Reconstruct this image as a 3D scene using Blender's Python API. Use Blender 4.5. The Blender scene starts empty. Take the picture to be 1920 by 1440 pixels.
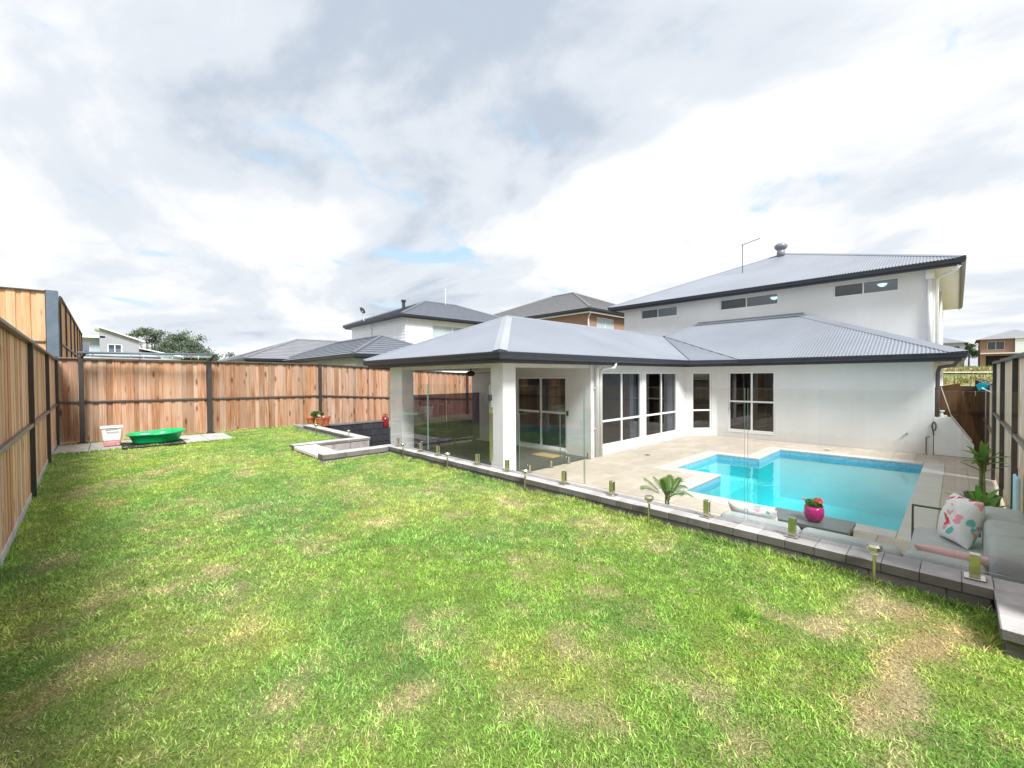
import bpy, bmesh, math, random
import numpy as np
from mathutils import Vector, Matrix
R = math.radians
random.seed(7); rng = np.random.default_rng(11)
scene = bpy.context.scene
COL = scene.collection

# ------------------------------------------------------------------ camera
CAMZ = 1.5
yaw, pit, rol = R(43.59674), R(-0.946), R(-0.41843)
_f = Vector((math.sin(yaw)*math.cos(pit), math.cos(yaw)*math.cos(pit), math.sin(pit)))
_r = Vector((math.cos(yaw), -math.sin(yaw), 0)); _u = _r.cross(_f)
_r2 = _r*math.cos(rol) + _u*math.sin(rol); _u2 = -_r*math.sin(rol) + _u*math.cos(rol)
cam = bpy.data.cameras.new('camera'); cam.sensor_width = 36; cam.sensor_fit = 'HORIZONTAL'
cam.lens = 36*795.24/1920; cam.clip_start = 0.05; cam.clip_end = 3000
camo = bpy.data.objects.new('camera', cam); COL.objects.link(camo)
m4 = Matrix.Identity(4)
for i in range(3):
    m4[i][0] = _r2[i]; m4[i][1] = _u2[i]; m4[i][2] = -_f[i]
m4[2][3] = CAMZ
camo.matrix_world = m4
scene.camera = camo

# ------------------------------------------------------------------ world: nishita sky behind broken cloud
SUN_EL, SUN_AZ = R(49), R(199)          # azimuth measured from +Y towards +X
world = bpy.data.worlds.new('World'); scene.world = world; world.use_nodes = True
wt = world.node_tree; wn = wt.nodes; wl = wt.links; wn.clear()
def N(nt, t, **kw):
    n = nt.nodes.new(t)
    for k, v in kw.items():
        if hasattr(n, k): setattr(n, k, v)
    return n
wo = N(wt, 'ShaderNodeOutputWorld'); wb = N(wt, 'ShaderNodeBackground'); wb.inputs['Strength'].default_value = 0.1
sky = N(wt, 'ShaderNodeTexSky'); sky.sky_type = 'NISHITA'; sky.sun_disc = False
sky.sun_elevation = SUN_EL; sky.sun_rotation = SUN_AZ; sky.air_density = 1.0; sky.dust_density = 2.0
tc = N(wt, 'ShaderNodeTexCoord')
sep = N(wt, 'ShaderNodeSeparateXYZ'); wl.new(tc.outputs['Generated'], sep.inputs[0])
def wmath(op, a, b=None, c=None, nt=None):
    nt = nt or wt
    n = nt.nodes.new('ShaderNodeMath'); n.operation = op
    for i, v in enumerate((a, b, c)):
        if v is None: continue
        if isinstance(v, (int, float)): n.inputs[i].default_value = v
        else: nt.links.new(v, n.inputs[i])
    return n.outputs[0]
zz = wmath('ADD', wmath('MAXIMUM', sep.outputs[2], 0.0), 0.22)
cx = wmath('DIVIDE', sep.outputs[0], zz); cy = wmath('DIVIDE', sep.outputs[1], zz)
comb = N(wt, 'ShaderNodeCombineXYZ'); wl.new(cx, comb.inputs[0]); wl.new(cy, comb.inputs[1])
def wnoise(scale, detail, rough, off, dist=0.0, rotz=0.0, sc=(1, 1, 1)):
    mp = N(wt, 'ShaderNodeMapping'); mp.inputs['Location'].default_value = off; mp.inputs['Rotation'].default_value = (0, 0, rotz)
    mp.inputs['Scale'].default_value = sc
    wl.new(comb.outputs[0], mp.inputs[0])
    n = N(wt, 'ShaderNodeTexNoise'); n.inputs['Scale'].default_value = scale; n.inputs['Detail'].default_value = detail
    n.inputs['Roughness'].default_value = rough; n.inputs['Distortion'].default_value = dist
    wl.new(mp.outputs[0], n.inputs['Vector']); return n.outputs['Fac']
def ramp(nt, fac, stops, interp='EASE'):
    r = nt.nodes.new('ShaderNodeValToRGB'); r.color_ramp.interpolation = interp
    e = r.color_ramp.elements
    while len(e) < len(stops): e.new(0.5)
    for k, (p, c) in enumerate(stops):
        e[k].position = p; e[k].color = (*c, 1) if len(c) == 3 else c
    nt.links.new(fac, r.inputs['Fac']); return r.outputs['Color']
SKY_ROT = R(-43.6)
n1 = wnoise(1.15, 7.0, 0.52, (4.8, 10.9, 0), 0.45, SKY_ROT, (1.0, 0.62, 1))
n2 = wnoise(3.4, 8.0, 0.6, (0.4, 7.2, 0), 0.2, SKY_ROT, (1.0, 0.7, 1))
nsum = wmath('ADD', wmath('MULTIPLY', n1, 0.84), wmath('MULTIPLY', n2, 0.16))
cloud = ramp(wt, nsum, [(0.40, (5.9, 5.97, 6.05)), (0.495, (5.0, 5.1, 5.25)), (0.56, (4.05, 4.3, 4.65)), (0.65, (2.8, 3.2, 3.75))])
n3 = wnoise(2.1, 6.0, 0.55, (5.3, 2.2, 0), 0.3, SKY_ROT, (0.8, 1.25, 1))
gap = ramp(wt, n3, [(0.31, (1, 1, 1)), (0.42, (0, 0, 0))])
blue = N(wt, 'ShaderNodeMix'); blue.data_type = 'RGBA'; blue.blend_type = 'MIX'; blue.inputs[0].default_value = 0.72
wl.new(sky.outputs[0], blue.inputs[6]); blue.inputs[7].default_value = (3.3, 4.5, 5.4, 1)
mx = N(wt, 'ShaderNodeMix'); mx.data_type = 'RGBA'
wl.new(gap, mx.inputs[0]); wl.new(cloud, mx.inputs[6]); wl.new(blue.outputs[2], mx.inputs[7])
wl.new(mx.outputs[2], wb.inputs['Color']); wl.new(wb.outputs[0], wo.inputs[0])

# ------------------------------------------------------------------ sun behind thin cloud: soft
sl = bpy.data.lights.new('sun', 'SUN'); sl.energy = 3.15; sl.angle = R(18); sl.color = (1.0, 0.98, 0.94)
so = bpy.data.objects.new('sun', sl); COL.objects.link(so)
sd = Vector((math.sin(SUN_AZ)*math.cos(SUN_EL), math.cos(SUN_AZ)*math.cos(SUN_EL), math.sin(SUN_EL)))
so.rotation_euler = sd.to_track_quat('Z', 'Y').to_euler(); so.location = (0, 0, 40)

vs = scene.view_settings
vs.view_transform = 'Standard'; vs.look = 'None'; vs.gamma = 1.0; vs.use_curve_mapping = False; vs.exposure = 1.0
cy_ = scene.cycles
cy_.max_bounces = 8; cy_.transparent_max_bounces = 32; cy_.diffuse_bounces = 4; cy_.glossy_bounces = 4
cy_.caustics_reflective = False; cy_.caustics_refractive = False

# ------------------------------------------------------------------ materials
MATS = {}
def base(name):
    m = bpy.data.materials.new(name); m.use_nodes = True
    nt = m.node_tree; b = nt.nodes['Principled BSDF']; MATS[name] = m
    return m, nt, b
def objcoord(nt, rnd=True):
    t = N(nt, 'ShaderNodeTexCoord')
    if not rnd: return t.outputs['Object'], None
    oi = N(nt, 'ShaderNodeObjectInfo')
    v = N(nt, 'ShaderNodeVectorMath'); v.operation = 'SCALE'; v.inputs[0].default_value = (17.3, 9.1, 23.7)
    nt.links.new(oi.outputs['Random'], v.inputs['Scale'])
    a = N(nt, 'ShaderNodeVectorMath'); a.operation = 'ADD'
    nt.links.new(t.outputs['Object'], a.inputs[0]); nt.links.new(v.outputs[0], a.inputs[1])
    return a.outputs[0], oi.outputs['Random']
def noise(nt, vec, scale, detail=4, rough=0.55, stretch=None):
    if stretch:
        mp = N(nt, 'ShaderNodeMapping'); mp.inputs['Scale'].default_value = stretch; nt.links.new(vec, mp.inputs[0]); vec = mp.outputs[0]
    n = N(nt, 'ShaderNodeTexNoise'); n.inputs['Scale'].default_value = scale; n.inputs['Detail'].default_value = detail; n.inputs['Roughness'].default_value = rough
    nt.links.new(vec, n.inputs['Vector']); return n.outputs['Fac']
def mixc(nt, fac, a, b, mode='MIX'):
    n = N(nt, 'ShaderNodeMix'); n.data_type = 'RGBA'; n.blend_type = mode
    for s, v in ((0, fac), (6, a), (7, b)):
        if isinstance(v, (int, float)): n.inputs[s].default_value = v
        elif isinstance(v, tuple): n.inputs[s].default_value = (*v, 1)
        else: nt.links.new(v, n.inputs[s])
    return n.outputs[2]
def bump(nt, b, h, strength=0.3, dist=0.01):
    n = N(nt, 'ShaderNodeBump'); n.inputs['Strength'].default_value = strength; n.inputs['Distance'].default_value = dist
    nt.links.new(h, n.inputs['Height']); nt.links.new(n.outputs[0], b.inputs['Normal'])
def simple(name, c, rough=0.6, var=0.12, scale=3.0, bmp=0.0, bscale=80, metal=0.0, spec=0.5, rnd=0.0, tint=None):
    m, nt, b = base(name)
    v, r = objcoord(nt)
    f = noise(nt, v, scale, 6, 0.6)
    dark = tuple(x*(1-var) for x in c); lite = tuple(min(1, x*(1+var)) for x in c)
    col = ramp(nt, f, [(0.3, dark), (0.7, lite)], 'LINEAR')
    if tint:
        f2 = noise(nt, v, scale*0.35, 3, 0.5); f3 = ramp(nt, f2, [(0.45, (0, 0, 0)), (0.7, (1, 1, 1))])
        col = mixc(nt, f3, col, tint)
    if rnd:
        h = N(nt, 'ShaderNodeHueSaturation'); nt.links.new(col, h.inputs['Color'])
        nt.links.new(wmath('ADD', wmath('MULTIPLY', r, 2*rnd, nt=nt), 1-rnd, nt=nt), h.inputs['Value']); col = h.outputs[0]
    nt.links.new(col, b.inputs['Base Color'])
    b.inputs['Roughness'].default_value = rough; b.inputs['Metallic'].default_value = metal; b.inputs['Specular IOR Level'].default_value = spec
    if bmp: bump(nt, b, noise(nt, v, bscale, 5, 0.6), bmp)
    return m
M_render = simple('wall_render', (0.735, 0.745, 0.755), 0.85, 0.05, 0.9, 0.35, 120, spec=0.2, tint=(0.685, 0.69, 0.695))
_nt = M_render.node_tree; _bs = _nt.nodes['Principled BSDF']; _l = _bs.inputs['Base Color'].links[0].from_socket; _v, _ = objcoord(_nt, False)
_f = ramp(_nt, noise(_nt, _v, 1.6, 6, 0.65, (3.0, 3.0, 0.22)), [(0.50, (0, 0, 0)), (0.78, (1, 1, 1))])
_sz = N(_nt, 'ShaderNodeSeparateXYZ'); _nt.links.new(_v, _sz.inputs[0])
_lo = ramp(_nt, wmath('ADD', _sz.outputs[2], wmath('MULTIPLY', noise(_nt, _v, 5, 5, 0.7), 0.45, nt=_nt), nt=_nt), [(0.0, (1, 1, 1)), (0.06, (0, 0, 0))])
_c = mixc(_nt, wmath('MULTIPLY', _f, 0.18, nt=_nt), _l, (0.57, 0.57, 0.56)); _c = mixc(_nt, wmath('MULTIPLY', _lo, 0.2, nt=_nt), _c, (0.52, 0.47, 0.40)); _nt.links.new(_c, _bs.inputs['Base Color'])
M_cream = simple('column_render', (0.74, 0.745, 0.75), 0.85, 0.04, 1.2, 0.2, 140, spec=0.2)
M_soffit = simple('soffit_paint', (0.70, 0.685, 0.655), 0.8, 0.03, 2, spec=0.2)
M_white = simple('white_powdercoat', (0.82, 0.83, 0.83), 0.35, 0.03, 4)
M_pipe = simple('pale_pipe', (0.76, 0.77, 0.76), 0.4, 0.05, 4)
M_gutter = simple('slate_gutter', (0.034, 0.041, 0.056), 0.35, 0.15, 5, metal=0.1)
M_steel = simple('charcoal_steel', (0.040, 0.036, 0.038), 0.42, 0.2, 5, spec=0.5)
M_rail = simple('fence_rail', (0.095, 0.08, 0.074), 0.38, 0.25, 4, spec=0.5)
M_blue_steel = simple('blue_grey_steel', (0.11, 0.15, 0.20), 0.4, 0.15, 3)
M_inox = simple('brushed_steel', (0.62, 0.58, 0.50), 0.22, 0.15, 40, metal=1.0)
M_black = simple('black_plastic', (0.018, 0.018, 0.019), 0.5, 0.2, 10)
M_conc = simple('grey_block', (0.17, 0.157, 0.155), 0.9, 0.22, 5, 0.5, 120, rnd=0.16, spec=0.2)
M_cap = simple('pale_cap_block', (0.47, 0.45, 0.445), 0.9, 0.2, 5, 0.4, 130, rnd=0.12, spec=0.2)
M_pale_block = simple('pale_stair_block', (0.32, 0.295, 0.297), 0.9, 0.25, 7, 0.6, 60, rnd=0.12, spec=0.2)
M_dark_block = simple('charcoal_block', (0.036, 0.036, 0.044), 0.9, 0.25, 6, 0.5, 110, rnd=0.2, spec=0.2)
M_trav = simple('travertine', (0.47, 0.40, 0.335), 0.55, 0.09, 4.5, 0.15, 90, rnd=0.075, tint=(0.53, 0.47, 0.415), spec=0.35)
M_coping = simple('pale_coping', (0.57, 0.54, 0.50), 0.5, 0.06, 5, 0.12, 90, rnd=0.03, spec=0.35)
M_grout = simple('grout', (0.50, 0.44, 0.37), 0.9, 0.1, 8)
M_landing = simple('cream_landing', (0.74, 0.69, 0.62), 0.7, 0.08, 4, 0.2, 90)
M_gpaver = simple('grey_paver', (0.44, 0.42, 0.41), 0.85, 0.15, 6, 0.3, 100, rnd=0.1)
M_patio = simple('patio_tile', (0.075, 0.075, 0.072), 0.5, 0.15, 7, 0.1, 90, rnd=0.06)
M_terra = simple('terracotta', (0.42, 0.115, 0.045), 0.75, 0.18, 12, 0.2, 90)
M_green = simple('green_plastic', (0.005, 0.42, 0.13), 0.3, 0.06, 6)
M_binpl = simple('frosted_plastic', (0.84, 0.80, 0.80), 0.35, 0.04, 6)
M_pinkstuff = simple('pink_toys', (0.62, 0.28, 0.27), 0.6, 0.35, 22)
M_red = simple('red_enamel', (0.20, 0.012, 0.022), 0.25, 0.15, 8)
M_cush = simple('grey_cushion', (0.45, 0.47, 0.48), 0.95, 0.08, 5, 0.35, 320, spec=0.1)
_nt = M_cush.node_tree; _bs = _nt.nodes['Principled BSDF']; _v, _ = objcoord(_nt, True)
_b2 = N(_nt, 'ShaderNodeBump'); _b2.inputs['Strength'].default_value = 0.55; _b2.inputs['Distance'].default_value = 0.05; _nt.links.new(noise(_nt, _v, 6.5, 3, 0.5), _b2.inputs['Height'])
_nt.links.new(_bs.inputs['Normal'].links[0].from_socket, _b2.inputs['Normal']); _nt.links.new(_b2.outputs[0], _bs.inputs['Normal'])
M_table = simple('slate_table', (0.15, 0.165, 0.185), 0.35, 0.12, 5)
M_timber = simple('stained_timber', (0.16, 0.085, 0.04), 0.6, 0.3, 9)
M_magenta = simple('magenta_glaze', (0.50, 0.003, 0.20), 0.15, 0.06, 5)
M_teal = simple('teal_plastic', (0.0, 0.26, 0.36), 0.3, 0.08, 5)
M_paleblue = simple('pale_blue_foam', (0.45, 0.68, 0.82), 0.5, 0.06, 4)
M_mat = simple('tan_coir', (0.42, 0.27, 0.13), 0.95, 0.2, 20, 0.5, 200)
M_rubber = simple('black_mat', (0.02, 0.022, 0.022), 0.85, 0.3, 20, 0.4, 200)
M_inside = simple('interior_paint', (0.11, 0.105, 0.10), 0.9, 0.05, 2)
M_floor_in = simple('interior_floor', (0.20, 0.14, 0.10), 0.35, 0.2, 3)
M_soil = simple('soil', (0.07, 0.05, 0.035), 0.95, 0.3, 20, 0.5, 80)
M_curtain = simple('pale_blind', (0.55, 0.62, 0.66), 0.9, 0.08, 6)
M_brick = simple('brown_brick', (0.31, 0.19, 0.135), 0.85, 0.22, 14, 0.3, 90)
M_siding = simple('white_siding', (0.80, 0.82, 0.83), 0.6, 0.04, 3)
M_greysiding = simple('grey_siding', (0.33, 0.345, 0.38), 0.6, 0.06, 3)
M_bluesiding = simple('pale_blue_siding', (0.40, 0.47, 0.53), 0.6, 0.06, 3)
M_tile_roof = simple('slate_tile_roof', (0.145, 0.158, 0.19), 0.55, 0.2, 6, 0.2, 60)
M_tile_roof2 = simple('brown_grey_tile_roof', (0.20, 0.20, 0.21), 0.6, 0.2, 6, 0.2, 60)
M_far_roof = simple('far_grey_roof', (0.23, 0.235, 0.26), 0.6, 0.12, 2)
M_bark = simple('bark', (0.13, 0.10, 0.075), 0.9, 0.3, 12, 0.5, 40)

def roofmat(name, c, rough):
    m, nt, b = base(name); v, r = objcoord(nt, True)
    f = noise(nt, v, 0.5, 5, 0.6); col = ramp(nt, f, [(0.3, tuple(x*0.92 for x in c)), (0.7, tuple(x*1.07 for x in c))])
    nt.links.new(col, b.inputs['Base Color']); b.inputs['Roughness'].default_value = rough; b.inputs['Specular IOR Level'].default_value = 0.6
    return m
M_corr = roofmat('corrugated_steel', (0.222, 0.242, 0.285), 0.36)
M_cap_roof = roofmat('ridge_capping', (0.33, 0.345, 0.37), 0.35)

def glass(name, tint, f0, boost=1.0, rough=0.0):
    m, nt, b = base(name); nt.nodes.remove(b)
    out = nt.nodes['Material Output']
    lw = N(nt, 'ShaderNodeLayerWeight'); lw.inputs['Blend'].default_value = 0.5
    p = wmath('POWER', lw.outputs['Facing'], 5.0, nt=nt)
    fac = wmath('MINIMUM', wmath('MULTIPLY', wmath('ADD', wmath('MULTIPLY', p, 1-f0, nt=nt), f0, nt=nt), boost, nt=nt), 1.0, nt=nt)
    t = N(nt, 'ShaderNodeBsdfTransparent'); t.inputs[0].default_value = (*tint, 1)
    g = N(nt, 'ShaderNodeBsdfGlossy'); g.inputs['Roughness'].default_value = rough; g.inputs['Color'].default_value = (1, 1, 1, 1)
    mx = N(nt, 'ShaderNodeMixShader'); nt.links.new(fac, mx.inputs[0]); nt.links.new(t.outputs[0], mx.inputs[1]); nt.links.new(g.outputs[0], mx.inputs[2])
    nt.links.new(mx.outputs[0], out.inputs['Surface'])
    return m, nt, g, lw
M_glass = glass('fence_glass', (0.97, 0.985, 0.978), 0.036, 0.85)[0]
M_pane = glass('window_glass', (0.52, 0.55, 0.59), 0.05, 1.15)[0]
M_edge_dark = simple('cut_glass_edge', (0.16, 0.27, 0.24), 0.15, 0.05, 3, spec=0.9)
M_edge = simple('polished_edge_highlight', (0.62, 0.74, 0.70), 0.15, 0.05, 3, spec=0.9)
M_water, _nt, _g, _lw = glass('pool_water', (0.38, 0.90, 0.92), 0.02, 1.0)
_v, _ = objcoord(_nt, False)
_bn = N(_nt, 'ShaderNodeBump'); _bn.inputs['Strength'].default_value = 0.22; _bn.inputs['Distance'].default_value = 0.02
_nt.links.new(noise(_nt, _v, 2.6, 3, 0.5), _bn.inputs['Height']); _nt.links.new(_bn.outputs[0], _g.inputs['Normal']); _nt.links.new(_bn.outputs[0], _lw.inputs['Normal'])
M_basin = simple('pool_plaster', (0.09, 0.68, 0.74), 0.6, 0.05, 1.5)
def mosaic():
    m, nt, b = base('blue_mosaic'); v, r = objcoord(nt, True)
    vo = N(nt, 'ShaderNodeTexVoronoi'); vo.inputs['Scale'].default_value = 55; nt.links.new(v, vo.inputs['Vector'])
    s = N(nt, 'ShaderNodeSeparateColor'); nt.links.new(vo.outputs['Color'], s.inputs[0])
    nt.links.new(ramp(nt, s.outputs[0], [(0, (0.10, 0.33, 0.50)), (0.5, (0.19, 0.46, 0.62)), (1, (0.32, 0.60, 0.72))], 'LINEAR'), b.inputs['Base Color'])
    b.inputs['Roughness'].default_value = 0.15; return m
M_mosaic = mosaic()

def wood(name, pale, mid, deep, rndv=0.16):
    m, nt, b = base(name); v, r = objcoord(nt, True)
    g = noise(nt, v, 5.0, 7, 0.62, (9, 9, 0.55)); g2 = noise(nt, v, 1.1, 3, 0.5, (3.5, 3.5, 0.9))
    col = ramp(nt, g, [(0.28, deep), (0.48, mid), (0.70, pale)], 'LINEAR')
    tone = ramp(nt, g2, [(0.36, (0, 0, 0)), (0.62, (1, 1, 1))])
    col = mixc(nt, wmath('MULTIPLY', tone, 0.62, nt=nt), col, pale)
    warm = ramp(nt, wmath('FRACT', wmath('MULTIPLY', r, 7.77, nt=nt), nt=nt), [(0.3, (0, 0, 0)), (0.95, (1, 1, 1))], 'LINEAR')
    col = mixc(nt, wmath('MULTIPLY', warm, 0.5, nt=nt), col, mid)
    vo = N(nt, 'ShaderNodeTexVoronoi'); vo.inputs['Scale'].default_value = 5.2
    mp = N(nt, 'ShaderNodeMapping'); mp.inputs['Scale'].default_value = (1.0, 1.0, 0.62); nt.links.new(v, mp.inputs[0]); nt.links.new(mp.outputs[0], vo.inputs['Vector'])
    kn = ramp(nt, vo.outputs['Distance'], [(0.07, (1, 1, 1)), (0.22, (0, 0, 0))])
    col = mixc(nt, wmath('MULTIPLY', kn, 0.75, nt=nt), col, tuple(x*0.45 for x in deep))
    h = N(nt, 'ShaderNodeHueSaturation'); nt.links.new(col, h.inputs['Color'])
    nt.links.new(wmath('ADD', wmath('MULTIPLY', r, 2*rndv, nt=nt), 1-rndv, nt=nt), h.inputs['Value'])
    nt.links.new(h.outputs[0], b.inputs['Base Color']); b.inputs['Roughness'].default_value = 0.8; b.inputs['Specular IOR Level'].default_value = 0.25
    bump(nt, b, g, 0.35, 0.01); return m
M_wood = wood('pine_paling', (0.50, 0.385, 0.305), (0.36, 0.170, 0.082), (0.165, 0.062, 0.024), 0.27)
M_wood_left = wood('warm_paling', (0.72, 0.54, 0.42), (0.60, 0.31, 0.165), (0.30, 0.12, 0.05), 0.28)
M_wood_new = wood('fresh_pine_paling', (0.74, 0.53, 0.38), (0.64, 0.35, 0.17), (0.42, 0.20, 0.08), 0.14)
M_wood_dark = wood('dark_gate_timber', (0.13, 0.07, 0.035), (0.085, 0.042, 0.02), (0.04, 0.02, 0.01))
M_wood_dry = wood('bleached_paling', (0.86, 0.74, 0.65), (0.74, 0.50, 0.34), (0.40, 0.20, 0.11), 0.18)

def attrmat(name, transl=0.0, rough=0.7):
    m, nt, b = base(name)
    a = N(nt, 'ShaderNodeAttribute'); a.attribute_name = 'Col'
    nt.links.new(a.outputs['Color'], b.inputs['Base Color']); b.inputs['Roughness'].default_value = rough; b.inputs['Specular IOR Level'].default_value = 0.25
    if transl:
        t = N(nt, 'ShaderNodeBsdfTranslucent'); nt.links.new(a.outputs['Color'], t.inputs[0])
        mx = N(nt, 'ShaderNodeMixShader'); mx.inputs[0].default_value = transl
        nt.links.new(b.outputs[0], mx.inputs[1]); nt.links.new(t.outputs[0], mx.inputs[2]); nt.links.new(mx.outputs[0], nt.nodes['Material Output'].inputs['Surface'])
    return m
M_grass = attrmat('grass_blades', 0.35)
M_leaf = attrmat('leaves', 0.3, 0.5)
M_lawn = attrmat('lawn_soil', 0, 0.95)
_nt = M_lawn.node_tree; _bs = _nt.nodes['Principled BSDF']; _at = [n for n in _nt.nodes if n.type == 'ATTRIBUTE'][0]; _v, _ = objcoord(_nt, False)
_h = N(_nt, 'ShaderNodeHueSaturation'); _nt.links.new(_at.outputs['Color'], _h.inputs['Color'])
_nt.links.new(wmath('ADD', wmath('MULTIPLY', noise(_nt, _v, 95, 5, 0.7), 2.6, nt=_nt), -0.42, nt=_nt), _h.inputs['Value']); _nt.links.new(_h.outputs[0], _bs.inputs['Base Color'])
bump(_nt, _bs, noise(_nt, _v, 110, 4, 0.7), 0.9, 0.02)
def floral(name, seed):
    m, nt, b = base(name); t = N(nt, 'ShaderNodeTexCoord')
    mp = N(nt, 'ShaderNodeMapping'); mp.inputs['Location'].default_value = (seed, seed*0.7, seed*1.3); nt.links.new(t.outputs['Object'], mp.inputs[0])
    wob = N(nt, 'ShaderNodeTexNoise'); wob.inputs['Scale'].default_value = 7; nt.links.new(mp.outputs[0], wob.inputs['Vector'])
    ad = N(nt, 'ShaderNodeVectorMath'); ad.operation = 'MULTIPLY_ADD'; ad.inputs[1].default_value = (0.24, 0.24, 0.24)
    nt.links.new(wob.outputs['Color'], ad.inputs[0]); nt.links.new(mp.outputs[0], ad.inputs[2])
    vo = N(nt, 'ShaderNodeTexVoronoi'); vo.inputs['Scale'].default_value = 11.5; nt.links.new(ad.outputs[0], vo.inputs['Vector'])
    s = N(nt, 'ShaderNodeSeparateColor'); nt.links.new(vo.outputs['Color'], s.inputs[0])
    pal = ramp(nt, s.outputs[0], [(0.0, (0.70, 0.03, 0.10)), (0.25, (0.85, 0.35, 0.42)), (0.42, (0.12, 0.52, 0.50)), (0.55, (0.8, 0.80, 0.82)), (0.80, (0.85, 0.42, 0.20)), (0.9, (0.66, 0.55, 0.75))], 'CONSTANT')
    msk = ramp(nt, vo.outputs['Distance'], [(0.40, (1, 1, 1)), (0.48, (0, 0, 0))])
    msk2 = ramp(nt, s.outputs[1], [(0.22, (0, 0, 0)), (0.24, (1, 1, 1))], 'LINEAR')
    col = mixc(nt, wmath('MULTIPLY', msk, msk2, nt=nt), (0.82, 0.82, 0.83), pal)
    nt.links.new(col, b.inputs['Base Color']); b.inputs['Roughness'].default_value = 0.9
    bump(nt, b, noise(nt, mp.outputs[0], 14, 3), 0.25, 0.02); return m
M_floral = floral('floral_fabric', 3.4); M_floral2 = floral('floral_fabric_small', 8.15)
M_pinkfab = simple('pink_fabric', (0.74, 0.46, 0.47), 0.9, 0.10, 9, 0.3, 200)
M_flower = simple('coral_petals', (0.80, 0.16, 0.14), 0.6, 0.3, 30)
M_lamp = None
def lampmat():
    m, nt, b = base('lit_lamp_bowl'); b.inputs['Base Color'].default_value = (0.9, 0.88, 0.82, 1)
    b.inputs['Emission Color'].default_value = (1, 0.95, 0.85, 1); b.inputs['Emission Strength'].default_value = 1.6
    v, r = objcoord(nt); bump(nt, b, noise(nt, v, 30), 0.05); return m
M_lamp = lampmat()

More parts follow.
